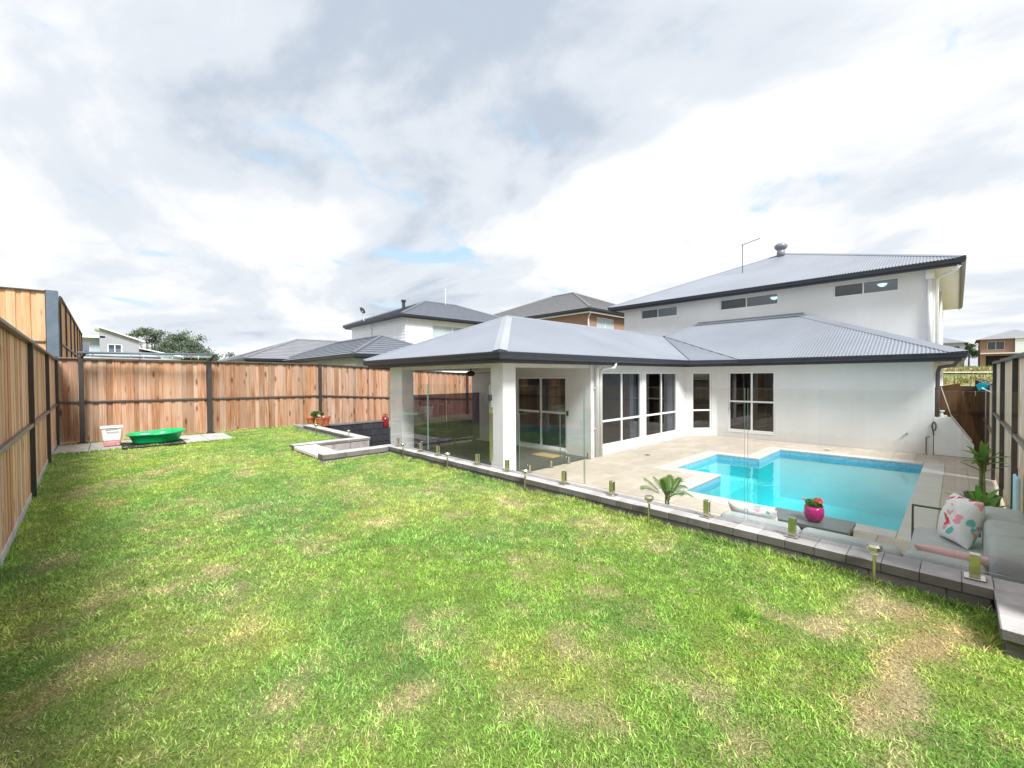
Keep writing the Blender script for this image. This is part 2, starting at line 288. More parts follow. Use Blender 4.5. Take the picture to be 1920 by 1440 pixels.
# ------------------------------------------------------------------ object helpers
def tag(o, label=None, cat=None, group=None, kind=None):
    if label: o['label'] = label
    if cat: o['category'] = cat
    if group: o['group'] = group
    if kind: o['kind'] = kind
    return o
def setparent(o, p):
    if p is not None:
        o.parent = p; o.matrix_parent_inverse = p.matrix_basis.inverted()
def thing(name, label, cat, loc=(0, 0, 0), group=None):
    o = bpy.data.objects.new(name, None); COL.objects.link(o); o.location = loc; o.empty_display_size = 0.1
    return tag(o, label, cat, group)
def inst(name, mesh, loc, rotz=0.0, scale=(1, 1, 1), parent=None, rot=None):
    o = bpy.data.objects.new(name, mesh); COL.objects.link(o)
    o.location = loc; o.rotation_euler = rot or (0, 0, rotz); o.scale = scale
    setparent(o, parent); return o
class MB:
    def __init__(s): s.v = []; s.f = []; s.mi = []; s.cur = 0
    def add(s, vs, fs):
        n = len(s.v); s.v += [tuple(x) for x in vs]; s.f += [tuple(i+n for i in f) for f in fs]; s.mi += [s.cur]*len(fs); return s
    def box(s, x0, y0, z0, x1, y1, z1):
        if x0 > x1: x0, x1 = x1, x0
        if y0 > y1: y0, y1 = y1, y0
        if z0 > z1: z0, z1 = z1, z0
        return s.add([(x0, y0, z0), (x1, y0, z0), (x1, y1, z0), (x0, y1, z0), (x0, y0, z1), (x1, y0, z1), (x1, y1, z1), (x0, y1, z1)],
                     [(0, 3, 2, 1), (4, 5, 6, 7), (0, 1, 5, 4), (1, 2, 6, 5), (2, 3, 7, 6), (3, 0, 4, 7)])
    def bar(s, p, q, w, h, up=(0, 0, 1)):
        p = Vector(p); q = Vector(q); d = (q-p).normalized(); u = Vector(up)
        if abs(d.dot(u)) > 0.98: u = Vector((1, 0, 0))
        a = d.cross(u).normalized()*w/2; b = a.cross(d).normalized()*h/2
        vs = [p-a-b, p+a-b, p+a+b, p-a+b, q-a-b, q+a-b, q+a+b, q-a+b]
        return s.add(vs, [(0, 3, 2, 1), (4, 5, 6, 7), (0, 1, 5, 4), (1, 2, 6, 5), (2, 3, 7, 6), (3, 0, 4, 7)][::1])
    def tube(s, pts, r, n=8, cap=True):
        pts = [Vector(p) for p in pts]; rs = r if isinstance(r, (list, tuple)) else [r]*len(pts); rings = []; u = None
        for i, p in enumerate(pts):
            d = (pts[min(i+1, len(pts)-1)]-pts[max(i-1, 0)]).normalized()
            if u is None:
                u = d.orthogonal().normalized()
            else:
                u = (u - d*u.dot(d)).normalized()
            w = d.cross(u)
            rings.append([p+(u*math.cos(2*math.pi*k/n)+w*math.sin(2*math.pi*k/n))*rs[i] for k in range(n)])
        vs = [x for rg in rings for x in rg]; fs = []
        for i in range(len(pts)-1):
            for k in range(n):
                fs.append((i*n+k, i*n+(k+1) % n, (i+1)*n+(k+1) % n, (i+1)*n+k))
        if cap: fs += [tuple(range(n))[::-1], tuple((len(pts)-1)*n+k for k in range(n))]
        return s.add(vs, fs)
    def lathe(s, prof, c, n=24):
        vs = []; fs = []
        for r, z in prof:
            for k in range(n):
                a = 2*math.pi*k/n; vs.append((c[0]+r*math.cos(a), c[1]+r*math.sin(a), c[2]+z))
        for i in range(len(prof)-1):
            for k in range(n): fs.append((i*n+k, i*n+(k+1) % n, (i+1)*n+(k+1) % n, (i+1)*n+k))
        fs.append(tuple(range(n))[::-1]); fs.append(tuple((len(prof)-1)*n+k for k in range(n)))
        return s.add(vs, fs)
    def prism(s, poly, z0, z1):
        n = len(poly)
        vs = [(x, y, z0) for x, y in poly]+[(x, y, z1) for x, y in poly]
        fs = [tuple(range(n))[::-1], tuple(range(n, 2*n))]+[(i, (i+1) % n, n+(i+1) % n, n+i) for i in range(n)]
        return s.add(vs, fs)
    def mesh(s, name, mat, bevel=0.0, smooth=False, seg=2):
        me = bpy.data.meshes.new(name); me.from_pydata(s.v, [], s.f)
        mats = mat if isinstance(mat, (list, tuple)) else [mat]
        for m in mats: me.materials.append(m)
        if len(mats) > 1: me.polygons.foreach_set('material_index', s.mi)
        bm = bmesh.new(); bm.from_mesh(me); bmesh.ops.recalc_face_normals(bm, faces=bm.faces)
        if bevel:
            es = [e for e in bm.edges if len(e.link_faces) == 2 and e.calc_face_angle(0) > 0.5]
            bmesh.ops.bevel(bm, geom=es, offset=bevel, segments=seg, profile=0.5, affect='EDGES', clamp_overlap=True)
        bm.to_mesh(me); bm.free()
        if smooth: me.polygons.foreach_set('use_smooth', [True]*len(me.polygons))
        me.update(); return me
    def build(s, name, mat, parent=None, bevel=0.0, smooth=False, seg=2):
        o = bpy.data.objects.new(name, s.mesh(name, mat, bevel, smooth, seg)); COL.objects.link(o); setparent(o, parent); return o
def rect_sub(r, c):
    x0, y0, x1, y1 = r; a0, b0, a1, b1 = c
    if a0 >= x1 or a1 <= x0 or b0 >= y1 or b1 <= y0: return [r]
    out = []
    if a0 > x0: out.append((x0, y0, a0, y1)); x0 = a0
    if a1 < x1: out.append((a1, y0, x1, y1)); x1 = a1
    if b0 > y0: out.append((x0, y0, x1, b0))
    if b1 < y1: out.append((x0, b1, x1, y1))
    return out
def rects_sub(rs, cuts):
    for c in cuts: rs = [q for r in rs for q in rect_sub(r, c)]
    return [r for r in rs if r[2]-r[0] > 0.03 and r[3]-r[1] > 0.03]
# value noise for lawn colour
_tab = rng.random((256, 256))
def vnoise(x, y):
    xi = np.floor(x).astype(int); yi = np.floor(y).astype(int); fx = x-xi; fy = y-yi
    fx = fx*fx*(3-2*fx); fy = fy*fy*(3-2*fy)
    a = _tab[xi % 256, yi % 256]; b = _tab[(xi+1) % 256, yi % 256]; c = _tab[xi % 256, (yi+1) % 256]; d = _tab[(xi+1) % 256, (yi+1) % 256]
    return (a*(1-fx)+b*fx)*(1-fy)+(c*(1-fx)+d*fx)*fy
def fbm(x, y, o=4):
    s = 0; a = 0.5; t = 0
    for i in range(o): s = s+a*vnoise(x*2**i+i*17.3, y*2**i+i*5.7); t += a; a *= 0.5
    return s/t

# ------------------------------------------------------------------ ground to the horizon
ZD = -0.48                                      # pool deck level
LOT = (-1.3, -0.75, 24.6, 14.8)
def gz(x, y):
    t = np.clip((x-38)/115.0, 0, 1); t = t*t*(3-2*t)
    u = np.clip((y-60)/120.0, 0, 1); u = u*u*(3-2*u)*np.clip(1-x/60., 0, 1)
    return -0.62+3.7*t+1.6*u
xs = np.unique(np.concatenate([np.array([-1500, -800, -400, -200, -100, -50, -20, -8, -1.3]), np.linspace(-1.3, 24.6, 10), np.arange(28, 240, 6.0), np.array([260, 300, 400, 600, 900, 1500])]))
ys = np.unique(np.concatenate([np.array([-1500, -800, -400, -200, -140]), np.arange(-100, -0.75, 9.0), np.array([-0.75]), np.linspace(-0.75, 14.8, 8), np.arange(20, 180, 10.0), np.array([220, 300, 450, 800, 1500])]))
b = MB(); idx = {}
for i, x in enumerate(xs):
    for j, y in enumerate(ys):
        idx[i, j] = len(b.v); b.v.append((x, y, float(gz(x, y))+(0.25*math.sin(x*0.21+y*0.13)*math.cos(y*0.17) if x > 55 else 0)))
for i in range(len(xs)-1):
    for j in range(len(ys)-1):
        xm = (xs[i]+xs[i+1])/2; ym = (ys[j]+ys[j+1])/2
        if LOT[0] < xm < LOT[2] and LOT[1] < ym < LOT[3]: continue
        b.f.append((idx[i, j], idx[i+1, j], idx[i+1, j+1], idx[i, j+1])); b.mi.append(0)
def fieldmat():
    m, nt, bs = base('field'); v, r = objcoord(nt, False)
    f = noise(nt, v, 0.11, 6, 0.6); g = noise(nt, v, 0.9, 6, 0.65)
    c = ramp(nt, f, [(0.34, (0.10, 0.15, 0.035)), (0.48, (0.24, 0.22, 0.08)), (0.56, (0.36, 0.28, 0.17)), (0.68, (0.42, 0.33, 0.24))])
    c = mixc(nt, wmath('MULTIPLY', g, 0.5, nt=nt), c, (0.12, 0.16, 0.04)); nt.links.new(c, bs.inputs['Base Color']); bs.inputs['Roughness'].default_value = 0.95
    return m
tag(b.build('ground', fieldmat()), kind='structure')

# ------------------------------------------------------------------ lawn
DRY = [(3.52, .38, .42, .16), (3.06, .50, .22, .12), (3.60, .21, .25, .12), (3.52, -.02, .22, .13), (3.25, .05, .2, .12), (3.11, .12, .22, .13), (2.85, .18, .2, .12), (2.67, .23, .22, .11), (2.34, .29, .22, .1),
       (2.10, .78, .16, .09), (1.95, .74, .14, .09), (.35, 3.81, .16, .12), (.19, 3.93, .2, .12), (-.13, 3.19, .22, .16), (.0, 3.05, .2, .1), (.02, 8.5, .3, .35), (.45, 8.79, .35, .4), (1.59, 7.63, .25, .35),
       (.54, 4.88, .18, .2), (-.35, 5.05, .14, .3), (.62, 3.95, .13, .25), (.58, 3.0, .16, .2), (1.88, .59, .2, .1), (3.47, 2.57, .3, .3), (3.6, 2.26, .25, .2), (1.48, 2.2, .2, .12), (1.8, 1.56, .2, .12),
       (2.46, 6.04, .3, .35), (3.5, 3.67, .2, .4), (-.28, 3.0, .2, .18), (.47, 2.22, .2, .16), (2.44, 1.72, .22, .16), (-.29, 7.83, .2, .5), (-.5, 9.4, .2, .7), (1.97, 4.17, .22, .25), (2.01, 1.02, .2, .14), (2.3, .13, .25, .1), (1.2, 5.6, .35, .25), (3.0, 4.9, .3, .3), (-.6, 10.8, .2, .8), (3.3, 6.6, .2, .5), (1.0, 1.75, .2, .15), (1.35, 1.35, .15, .12)]
def dryness(x, y):
    wx = x+0.22*(fbm(x*2.3+9, y*2.3, 3)-0.5); wy = y+0.22*(fbm(x*2.3, y*2.3+31, 3)-0.5)
    n = fbm(x*0.95+3.1, y*0.75+8.2, 4); n2 = fbm(x*3.3+40, y*2.7, 3)
    d = np.clip((n-0.60)*1.2, 0, 0.15)+np.clip((n2-0.57)*2.2, 0, 0.35)+np.clip((fbm(x*9+11, y*8+3, 2)-0.60)*2.0, 0, 0.35)
    for k, (px, py, rx, ry) in enumerate(DRY):
        rx *= .78; ry *= .78
        q = ((wx-px)/rx)**2+((wy-py)/ry)**2
        d = d+np.exp(-q*1.1)*(1.0 if k < 9 else 0.48)
    # lusher along the retaining wall and the left fence
    d = d*(1-0.8*np.exp(-np.clip(4.0-x, 0, 9)/0.16)*(y > 0.6))*(1-0.6*np.exp(-np.abs(x+0.6)/0.12))
    return np.clip(d, 0, 1)
def grasscol(x, y, jit):
    d = dryness(x, y); g = fbm(x*1.7+70, y*1.4+20, 4); g2 = fbm(x*0.5+7, y*0.4+51, 2)
    lush = np.stack([0.155+0.28*g, 0.395+0.23*g, 0.06+0.07*g2], -1)
    yel = np.stack([0.55+0*g, 0.58+0*g, 0.17+0*g], -1)
    t = np.clip((g-0.45)*2.4+(g2-0.5)*0.9, 0, 1)[..., None]*0.5
    c = lush*(1-t)+yel*t
    straw = np.stack([0.68+0*g, 0.58+0*g, 0.32+0.03*g], -1); brn = np.stack([0.66+0*g, 0.46+0*g, 0.20+0*g], -1)
    bt = np.clip((fbm(x*1.9+200, y*1.9+90, 2)-0.56)*4, 0, 0.5)[..., None]
    c2 = straw*(1-bt)+brn*bt
    p = np.clip(d*0.92+0.06+(jit-0.5)*1.05, 0, 1)[..., None]; p = p*p*(3-2*p)
    return c*(1-p)+c2*p, d
def colmesh(name, verts, faces_flat, loop_start, cols, mat, parent=None, smooth=False):
    me = bpy.data.meshes.new(name); nv = len(verts)
    me.vertices.add(nv); me.vertices.foreach_set('co', np.asarray(verts, np.float32).ravel())
    me.loops.add(len(faces_flat)); me.loops.foreach_set('vertex_index', np.asarray(faces_flat, np.int32))
    me.polygons.add(len(loop_start)); me.polygons.foreach_set('loop_start', np.asarray(loop_start, np.int32))
    me.update(calc_edges=True); me.validate()
    a = me.attributes.new('Col', 'FLOAT_COLOR', 'POINT')
    a.data.foreach_set('color', np.concatenate([cols, np.ones((nv, 1))], 1).astype(np.float32).ravel())
    me.materials.append(mat)
    if smooth: me.polygons.foreach_set('use_smooth', [True]*len(me.polygons))
    o = bpy.data.objects.new(name, me); COL.objects.link(o); setparent(o, parent); return o
LAWN = [(-1.1, -3.4, 3.4, -0.74), (-1.1, -0.74, 4.0, 7.72), (-1.1, 7.72, 2.72, 9.44), (-1.1, 9.44, 4.12, 14.5), (4.12, 13.8, 5.1, 14.5)]
def lawnz(x, y): return 0.03*(fbm(x*1.3, y*1.3, 3)-0.5)+0.018*(fbm(x*6, y*6, 2)-0.5)
V = []; F = []; C = []
off = 0
for (x0, y0, x1, y1) in LAWN:
    nx = max(2, int((x1-x0)/0.06)); ny = max(2, int((y1-y0)/0.06))
    gx, gy = np.meshgrid(np.linspace(x0, x1, nx), np.linspace(y0, y1, ny), indexing='ij'); gx = gx.ravel(); gy = gy.ravel()
    V.append(np.stack([gx, gy, lawnz(gx, gy)], -1)); c, d = grasscol(gx, gy, np.full_like(gx, 0.5)); C.append(c*0.58+np.array([0.06, 0.05, 0.018]))
    ii, jj = np.meshgrid(np.arange(nx-1), np.arange(ny-1), indexing='ij'); ii = ii.ravel(); jj = jj.ravel()
    F.append(np.stack([ii*ny+jj, (ii+1)*ny+jj, (ii+1)*ny+jj+1, ii*ny+jj+1], -1)+off); off += nx*ny
F = np.concatenate(F)
tag(colmesh('lawn', np.concatenate(V), F.ravel(), np.arange(len(F))*4, np.concatenate(C), M_lawn, smooth=True), kind='structure')

# grass blades
def blades(px, py, h, w, cols, lean):
    n = len(px); a = rng.random(n)*2*np.pi; b2 = rng.random(n)*2*np.pi
    dx = np.cos(a); dy = np.sin(a); sx = np.cos(b2); sy = np.sin(b2); z0 = lawnz(px, py)-0.004
    P = np.zeros((n, 5, 3))
    for k, (t, ww) in enumerate(((0, 1), (0, -1), (0.55, 0.8), (0.55, -0.8), (1, 0))):
        l = lean*h*(t**1.6)*1.25
        P[:, k, 0] = px+dx*l+sx*ww*w/2; P[:, k, 1] = py+dy*l+sy*ww*w/2; P[:, k, 2] = z0+h*t*np.sqrt(np.clip(1-(lean*t*0.75)**2, 0.05, 1))
    o = np.arange(n)[:, None]*5
    fl = np.concatenate([o+np.array([[0, 1, 3, 2]]), o+np.array([[2, 3, 4]])], 1)
    ls = (np.arange(n)[:, None]*7+np.array([[0, 4]])).ravel()
    return P.reshape(-1, 3), fl.ravel(), ls, np.repeat(cols, 5, 0)
def inlawn(x, y):
    k = np.zeros(len(x), bool)
    for r in LAWN: k |= (x > r[0]+0.28*(r[0] < -1)) & (x < r[2]-0.015) & (y > r[1]) & (y < r[3]-0.02)
    k &= (x > -0.53-0.0239*y)
    k &= ~((y > 12.42) & (x < 2.28) & (y < 13.95))
    k &= ~((x > 3.42) & (y < -0.16))
    return k
bx = []; by = []; bh = []; bw = []; bl = []
for d0, d1, dens, hh, ww in ((0, 1.4, 2500, .030, .006), (1.4, 3.4, 15500, .025, .0052), (3.4, 5.5, 8000, .030, .0072), (5.5, 9.0, 5600, .030, .0072), (9.0, 16.5, 3400, .030, .0095)):
    x = rng.uniform(-1.1, 5.1, int(dens*6.2*17.8)); y = rng.uniform(-3.3, 14.5, len(x)); r = np.hypot(x, y)
    k = (r >= d0) & (r < d1) & (y > -3.3) & inlawn(x, y); x = x[k]; y = y[k]
    bx.append(x); by.append(y); bh.append(hh*rng.uniform(0.45, 1.15, len(x))); bw.append(ww*rng.uniform(0.7, 1.3, len(x))); bl.append(rng.uniform(0.25, 1.2, len(x)))
# taller fringe along the wall, fence and strip
for (p, q, n, sp) in (((3.97, -0.1), (3.97, 7.7), 9000, .03), ((-0.62, 4.0), (-0.86, 12.4), 4500, .05), ((2.4, 14.45), (5.0, 14.45), 1500, .06), ((2.68, 7.75), (2.68, 9.3), 700, .03), ((2.7, 7.70), (3.97, 7.70), 900, .03), ((-.8, 12.38), (2.3, 12.38), 1500, .03), ((3.40, -0.3), (3.4, -0.7), 300, .03), ((3.42, -0.15), (3.97, -0.15), 700, .02)):
    t = rng.random(n); x = p[0]+(q[0]-p[0])*t+rng.normal(0, sp, n); y = p[1]+(q[1]-p[1])*t+rng.normal(0, sp, n)
    k = inlawn(x, y); x = x[k]; y = y[k]; rr = np.hypot(x, y)
    bx.append(x); by.append(y); bh.append(rng.uniform(.03, .075, len(x))); bw.append((0.003+0.0008*rr)*rng.uniform(.7, 1.2, len(x))); bl.append(rng.uniform(.2, .9, len(x)))
NB = sum(len(q) for q in bx)
x = rng.uniform(-.6, 3.9, 26000); y = rng.uniform(-.2, 9, 26000); r = np.hypot(x, y); k = inlawn(x, y) & (dryness(x, y) > .45) & (r > 1.2) & (r < 7); x = x[k]; y = y[k]; r = r[k]
bx.append(x); by.append(y); bh.append(rng.uniform(.03, .055, len(x))); bw.append((.0026+.0006*r)*rng.uniform(.7, 1.3, len(x))); bl.append(rng.uniform(1.0, 1.3, len(x)))
n = 260; x = rng.uniform(-.6, 3.9, n); y = rng.uniform(-.1, 6, n); k = inlawn(x, y); x = x[k]; y = y[k]
bx.append(x); by.append(y); bh.append(rng.uniform(.05, .10, len(x))); bw.append(rng.uniform(.0025, .004, len(x))); bl.append(rng.uniform(1.1, 1.25, len(x)))
tx, ty = [], []
for q in range(2):
    cx0, cy0 = rng.uniform(-.5, 3.8), rng.uniform(.2, 7.5); m = 90; tx.append(cx0+rng.normal(0, .05, m)); ty.append(cy0+rng.normal(0, .04, m))
tx = np.concatenate(tx); ty = np.concatenate(ty); k = inlawn(tx, ty); tx = tx[k]; ty = ty[k]; NT = len(tx)
bx.append(tx); by.append(ty); bh.append(rng.uniform(.035, .065, NT)); bw.append(rng.uniform(.005, .009, NT)); bl.append(rng.uniform(.3, 1.0, NT))
bx, by, bh, bw, bl = map(np.concatenate, (bx, by, bh, bw, bl))
gc, gd = grasscol(bx, by, rng.random(len(bx)))
clump = fbm(bx*9+5, by*9+2, 3)
bh = bh*(1-0.30*gd)*(0.50+1.0*clump); bl = bl+gd*0.25
gc = gc*(rng.uniform(0.42, 1.42, (len(bx), 1)))*(0.34+1.05*clump[:, None]+0.35*fbm(bx*31+3, by*31+8, 2)[:, None])
gc[NB:-NT] = np.array([0.62, 0.52, 0.31])*rng.uniform(.7, 1.2, (len(gc)-NB-NT, 1)); gc[-NT:] = np.array([.22, .44, .06])*rng.uniform(.6, 1.3, (NT, 1))
v_, f_, l_, c_ = blades(bx, by, bh, bw, gc, np.clip(bl, 0, 1.25))
tag(colmesh('grass', v_, f_, l_, c_, M_grass), 'short green lawn grass with dry straw patches', 'grass', kind='stuff')

# ------------------------------------------------------------------ pool deck, pavers, pool
POOL = [(7.17, 0.49, 12.95, 3.25), (8.82, 3.25, 11.15, 4.2)]
RING = [(6.85, 0.17, 13.27, 3.57), (8.50, 3.57, 11.47, 4.52)]
DECK = (4.25, -0.56, 14.56, 6.14)
b = MB()
for r in rects_sub([DECK], POOL): b.box(r[0], r[1], -0.62, r[2], r[3], ZD-0.012)
deck = tag(b.build('pool_deck', M_grout), kind='structure')
pw, pd = 0.61, 0.406
_pm = {}
def slab(name, r, z0, z1, mat, parent, gap=0.004, bev=0.003):
    w, d = round(r[2]-r[0]-gap, 3), round(r[3]-r[1]-gap, 3); key = (w, d, mat.name, round(z1-z0, 3))
    if key not in _pm: _pm[key] = MB().box(-w/2, -d/2, 0, w/2, d/2, z1-z0).mesh(name, mat, bev, seg=1)
    return inst(name, _pm[key], ((r[0]+r[2])/2, (r[1]+r[3])/2, z0), 0, (1, 1, 1), parent)
j = 0; y = DECK[1]
while y < DECK[3]-0.02:
    x = DECK[0]-(0 if j % 2 else pw/2); y1 = min(y+pd, DECK[3])
    while x < DECK[2]-0.02:
        c = (max(x, DECK[0]), y, min(x+pw, DECK[2]), y1)
        if c[2]-c[0] > 0.04:
            for q in rects_sub([c], RING): slab('paver', q, ZD-0.012, ZD+random.uniform(-0.0012, 0.0012), M_trav, deck)
        x += pw
    y += pd; j += 1
pool = thing('swimming_pool', 'turquoise plunge pool with blue mosaic waterline and cream coping', 'pool', (10, 1.8, -1.8))
b = MB()
ZB = -1.75
out = [(7.17, .49), (12.95, .49), (12.95, 3.25), (11.15, 3.25), (11.15, 4.2), (8.82, 4.2), (8.82, 3.25), (7.17, 3.25)]
n = len(out)
for i in range(n):
    p, q = out[i], out[(i+1) % n]; b.add([(*p, ZB), (*q, ZB), (*q, ZD-0.03), (*p, ZD-0.03)], [(0, 1, 2, 3)])
b.add([(7.17, .49, ZB), (12.95, .49, ZB), (12.95, 3.25, ZB), (7.17, 3.25, ZB)], [(0, 1, 2, 3)])
b.build('basin', M_basin, pool)
MB().box(8.83, 3.255, ZB, 11.14, 4.19, -0.98).build('shelf', simple('pale_plaster', (0.42, 0.82, 0.86), 0.6, 0.05, 2), pool)
for i in range(n):
    p, q = Vector((*out[i], 0)), Vector((*out[(i+1) % n], 0)); d = (q-p).normalized(); nn = Vector((d.y, -d.x, 0))
    L = (q-p).length; a0 = p-nn*0.008; a1 = q-nn*0.008
    MB().add([(a0.x, a0.y, -0.70), (a1.x, a1.y, -0.70), (a1.x, a1.y, ZD-0.035), (a0.x, a0.y, ZD-0.035)], [(0, 1, 2, 3)]).build('waterline_tile', M_mosaic, pool)
# coping stones (ring minus pool), slightly overhanging
def copings():
    segs = [((6.85, .17), (13.27, .5), 'x'), ((6.85, .5), (7.18, 3.24), 'y'), ((12.94, .5), (13.27, 3.24), 'y'), ((6.85, 3.24), (8.5, 3.57), 'x'), ((8.5, 3.24), (8.83, 4.19), 'y'),
            ((11.14, 3.57), (11.47, 4.19), 'y'), ((11.14, 3.24), (13.27, 3.57), 'x'), ((8.5, 4.19), (11.47, 4.52), 'x')]
    for (a, c, ax) in segs:
        L = (c[0]-a[0]) if ax == 'x' else (c[1]-a[1]); k = max(1, round(L/0.6))
        for i in range(k):
            t0, t1 = i/k, (i+1)/k
            r = (a[0]+(c[0]-a[0])*t0, a[1], a[0]+(c[0]-a[0])*t1, c[1]) if ax == 'x' else (a[0], a[1]+(c[1]-a[1])*t0, c[0], a[1]+(c[1]-a[1])*t1)
            slab('coping_stone', r, ZD-0.034, ZD+0.003, M_coping, pool, 0.003, 0.006)
copings()
wv = []
b = MB()
for (x0, y0, x1, y1) in [(7.175, 0.495, 12.945, 3.25), (8.825, 3.25, 11.145, 4.195)]:
    b.add([(x0, y0, -0.60), (x1, y0, -0.60), (x1, y1, -0.60), (x0, y1, -0.60)], [(0, 1, 2, 3)])
tag(b.build('pool_water', M_water), kind='structure')
# floor drains
for (x, y, lb) in ((9.75, 5.35, 'small round floor drain in the paving below the paired windows'), (13.6, 2.35, 'small floor drain in the paving between pool and blank wall')):
    o = thing('floor_drain', lb, 'drain', (x, y, ZD), 'floor drains in the deck')
    MB().lathe([(0.075, 0), (0.075, 0.006), (0.055, 0.006)], (x, y, ZD+0.001), 20).build('rim', M_inox, o)
    for k in range(-2, 3): MB().box(x-0.045, y+k*0.02-0.005, ZD+0.002, x+0.045, y+k*0.02+0.005, ZD+0.010).build('slot_bar', M_steel, o)
# patio floor and lower side yard
b = MB(); b.box(4.26, 6.15, -0.62, 24.6, 10.95, ZD-0.03); b.box(4.45, 10.96, -1.3, 24.6, 14.3, -1.05); tag(b.build('side_yard', M_conc), kind='structure')
b = MB(); b.box(14.57, -0.74, -0.62, 24.6, 6.14, ZD-0.03); tag(b.build('side_path', M_conc), kind='structure')
pf = tag(MB().box(4.27, 6.16, ZD-0.028, 8.49, 11.0, ZD-0.012).build('patio_floor', M_grout), kind='structure')
for i in range(7):
    for k in range(8): slab('floor_tile', (4.27+i*0.603, 6.16+k*0.605, 4.27+(i+1)*0.603, 6.16+(k+1)*0.605), ZD-0.012, ZD+0.0, M_patio, pf, 0.005, 0.002)

# ------------------------------------------------------------------ retaining walls
def blocks(parent, p, q, th, z0, z1, L, mat, side=1, jit=0.004, stagger=0.0, bev=0.006):
    """row of blocks from p to q (xy), thickness th to the left (side=1) of the direction"""
    p = Vector((*p, 0)); q = Vector((*q, 0)); d = (q-p).normalized(); nn = Vector((-d.y, d.x, 0))*side; T = (q-p).length
    t = -stagger*L
    while t < T-0.02:
        a = max(0, t); e = min(T, t+L)
        if e-a > 0.03:
            w = round(e-a-0.003, 3); key = ('blk', w, th, round(z1-z0, 3), mat.name)
            if key not in _pm:
                me_ = MB().box(-w/2, -th/2, 0, w/2, th/2, z1-z0-0.004).mesh('block', mat, bev, seg=1); _pm[key] = me_
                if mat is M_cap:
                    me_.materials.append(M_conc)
                    for pl in me_.polygons: pl.material_index = 0 if pl.normal.z > 0.4 else 1  # pale tops, dark other faces: light and shade painted by face direction
            c = p+d*((a+e)/2)+nn*(th/2+random.uniform(-jit, jit))
            inst('block', _pm[key], (c.x, c.y, z0), math.atan2(d.y, d.x)+random.uniform(-.006, .006)*(jit > 0.002), (1, 1, 1), parent)
        t += L
rw = thing('retaining_wall', 'low grey block retaining wall between the lawn and the pool deck', 'wall', (4.12, 3.8, -0.5))
MB().box(4.03, -0.55, -0.62, 4.24, 8.0, -0.07).build('footing', M_conc, rw)
blocks(rw, (4.02, -0.16), (4.02, 7.98), 0.22, -0.075, 0.005, 0.40, M_conc, -1, 0.002)
blocks(rw, (4.012, -0.16), (4.012, 7.98), 0.23, 0.005, 0.076, 0.40, M_conc, -1, 0.003, 0.5)
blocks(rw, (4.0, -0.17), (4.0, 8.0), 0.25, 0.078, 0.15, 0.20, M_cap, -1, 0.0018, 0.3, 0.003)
# cap course sides are darker than its tops: shade put into the colour
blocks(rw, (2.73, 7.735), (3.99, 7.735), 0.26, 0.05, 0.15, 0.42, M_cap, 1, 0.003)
blocks(rw, (2.74, 7.76), (3.99, 7.76), 0.22, -0.62, 0.046, 0.42, M_pale_block, 1, 0.003)
rn = thing('retaining_wall', 'pale block return wall at the right edge beside the sofa corner', 'wall', (3.7, -0.4, 0))
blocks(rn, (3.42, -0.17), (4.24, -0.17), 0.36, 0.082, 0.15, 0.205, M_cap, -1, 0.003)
blocks(rn, (3.45, -0.19), (4.22, -0.19), 0.32, -0.02, 0.078, 0.40, M_conc, -1, 0.004)
blocks(rn, (3.52, -0.21), (4.22, -0.21), 0.28, -0.12, -0.022, 0.40, M_conc, -1, 0.004, .5)
# stairwell
st = thing('garden_steps', 'cream stone landing and steps going down beside the patio', 'steps', (3.2, 8.6, -0.5))
slab('landing_slab', (2.73, 8.0, 3.17, 9.36), 0.045, 0.105, M_landing, st, 0.004, 0.006)
for k in range(3): slab('tread', (3.17+k*0.32, 8.0, 3.49+k*0.32, 9.36), ZD+0.005, 0.105-(k+1)*0.148, M_landing, st, 0.004, 0.006)
MB().box(2.74, 8.01, -0.62, 3.165, 9.35, 0.043).build('step_base', M_conc, st)
sw = thing('retaining_wall', 'light split-face block wall flanking the steps and planter corner', 'wall', (3.6, 9.4, -0.5))
for k, (z0, z1, s) in enumerate(((-0.48, -0.30, 0), (-0.296, -0.116, .5), (-0.112, 0.068, 0))):
    blocks(sw, (2.75, 9.37), (4.36, 9.37), 0.22, z0, z1, 0.39, M_pale_block, 1, 0.004, s, 0.012)
    blocks(sw, (4.36, 9.60), (4.36, 14.3), 0.20, z0, z1, 0.39, M_pale_block, 1, 0.004, s, 0.012)
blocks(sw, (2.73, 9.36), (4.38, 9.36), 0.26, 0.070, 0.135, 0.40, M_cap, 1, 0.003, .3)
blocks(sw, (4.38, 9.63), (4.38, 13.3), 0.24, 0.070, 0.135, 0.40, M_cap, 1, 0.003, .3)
dw = thing('retaining_wall', 'charcoal block retaining wall under the back fence', 'wall', (8, 14.2, -0.5))
for k, (z0, z1, s) in enumerate(((-1.0, -0.77, .3), (-0.766, -0.536, 0), (-0.532, -0.302, .5), (-0.298, -0.068, .2))):
    blocks(dw, (4.40, 13.75) if False else (4.42, 14.15), (7.1 if k == 3 else 13.5, 14.15), 0.25, z0, z1, 0.40, M_dark_block, 1, 0.004, s, 0.012)
blocks(dw, (4.42, 14.13), (7.1, 14.13), 0.29, -0.064, -0.015, 0.40, M_conc, 1, 0.002, 0)

# paving strip at the back fence
ps = tag(MB().box(-0.84, 12.42, -0.05, 2.28, 13.98, -0.005).build('garden_paving', M_conc), kind='structure')
for i in range(6):
    for k in range(3): slab('paver', (-0.84+i*0.52, 12.42+k*0.52, -0.84+(i+1)*0.52, 12.42+(k+1)*0.52), -0.004, 0.022+random.uniform(-.003, .003), M_gpaver, ps, 0.012, 0.005)

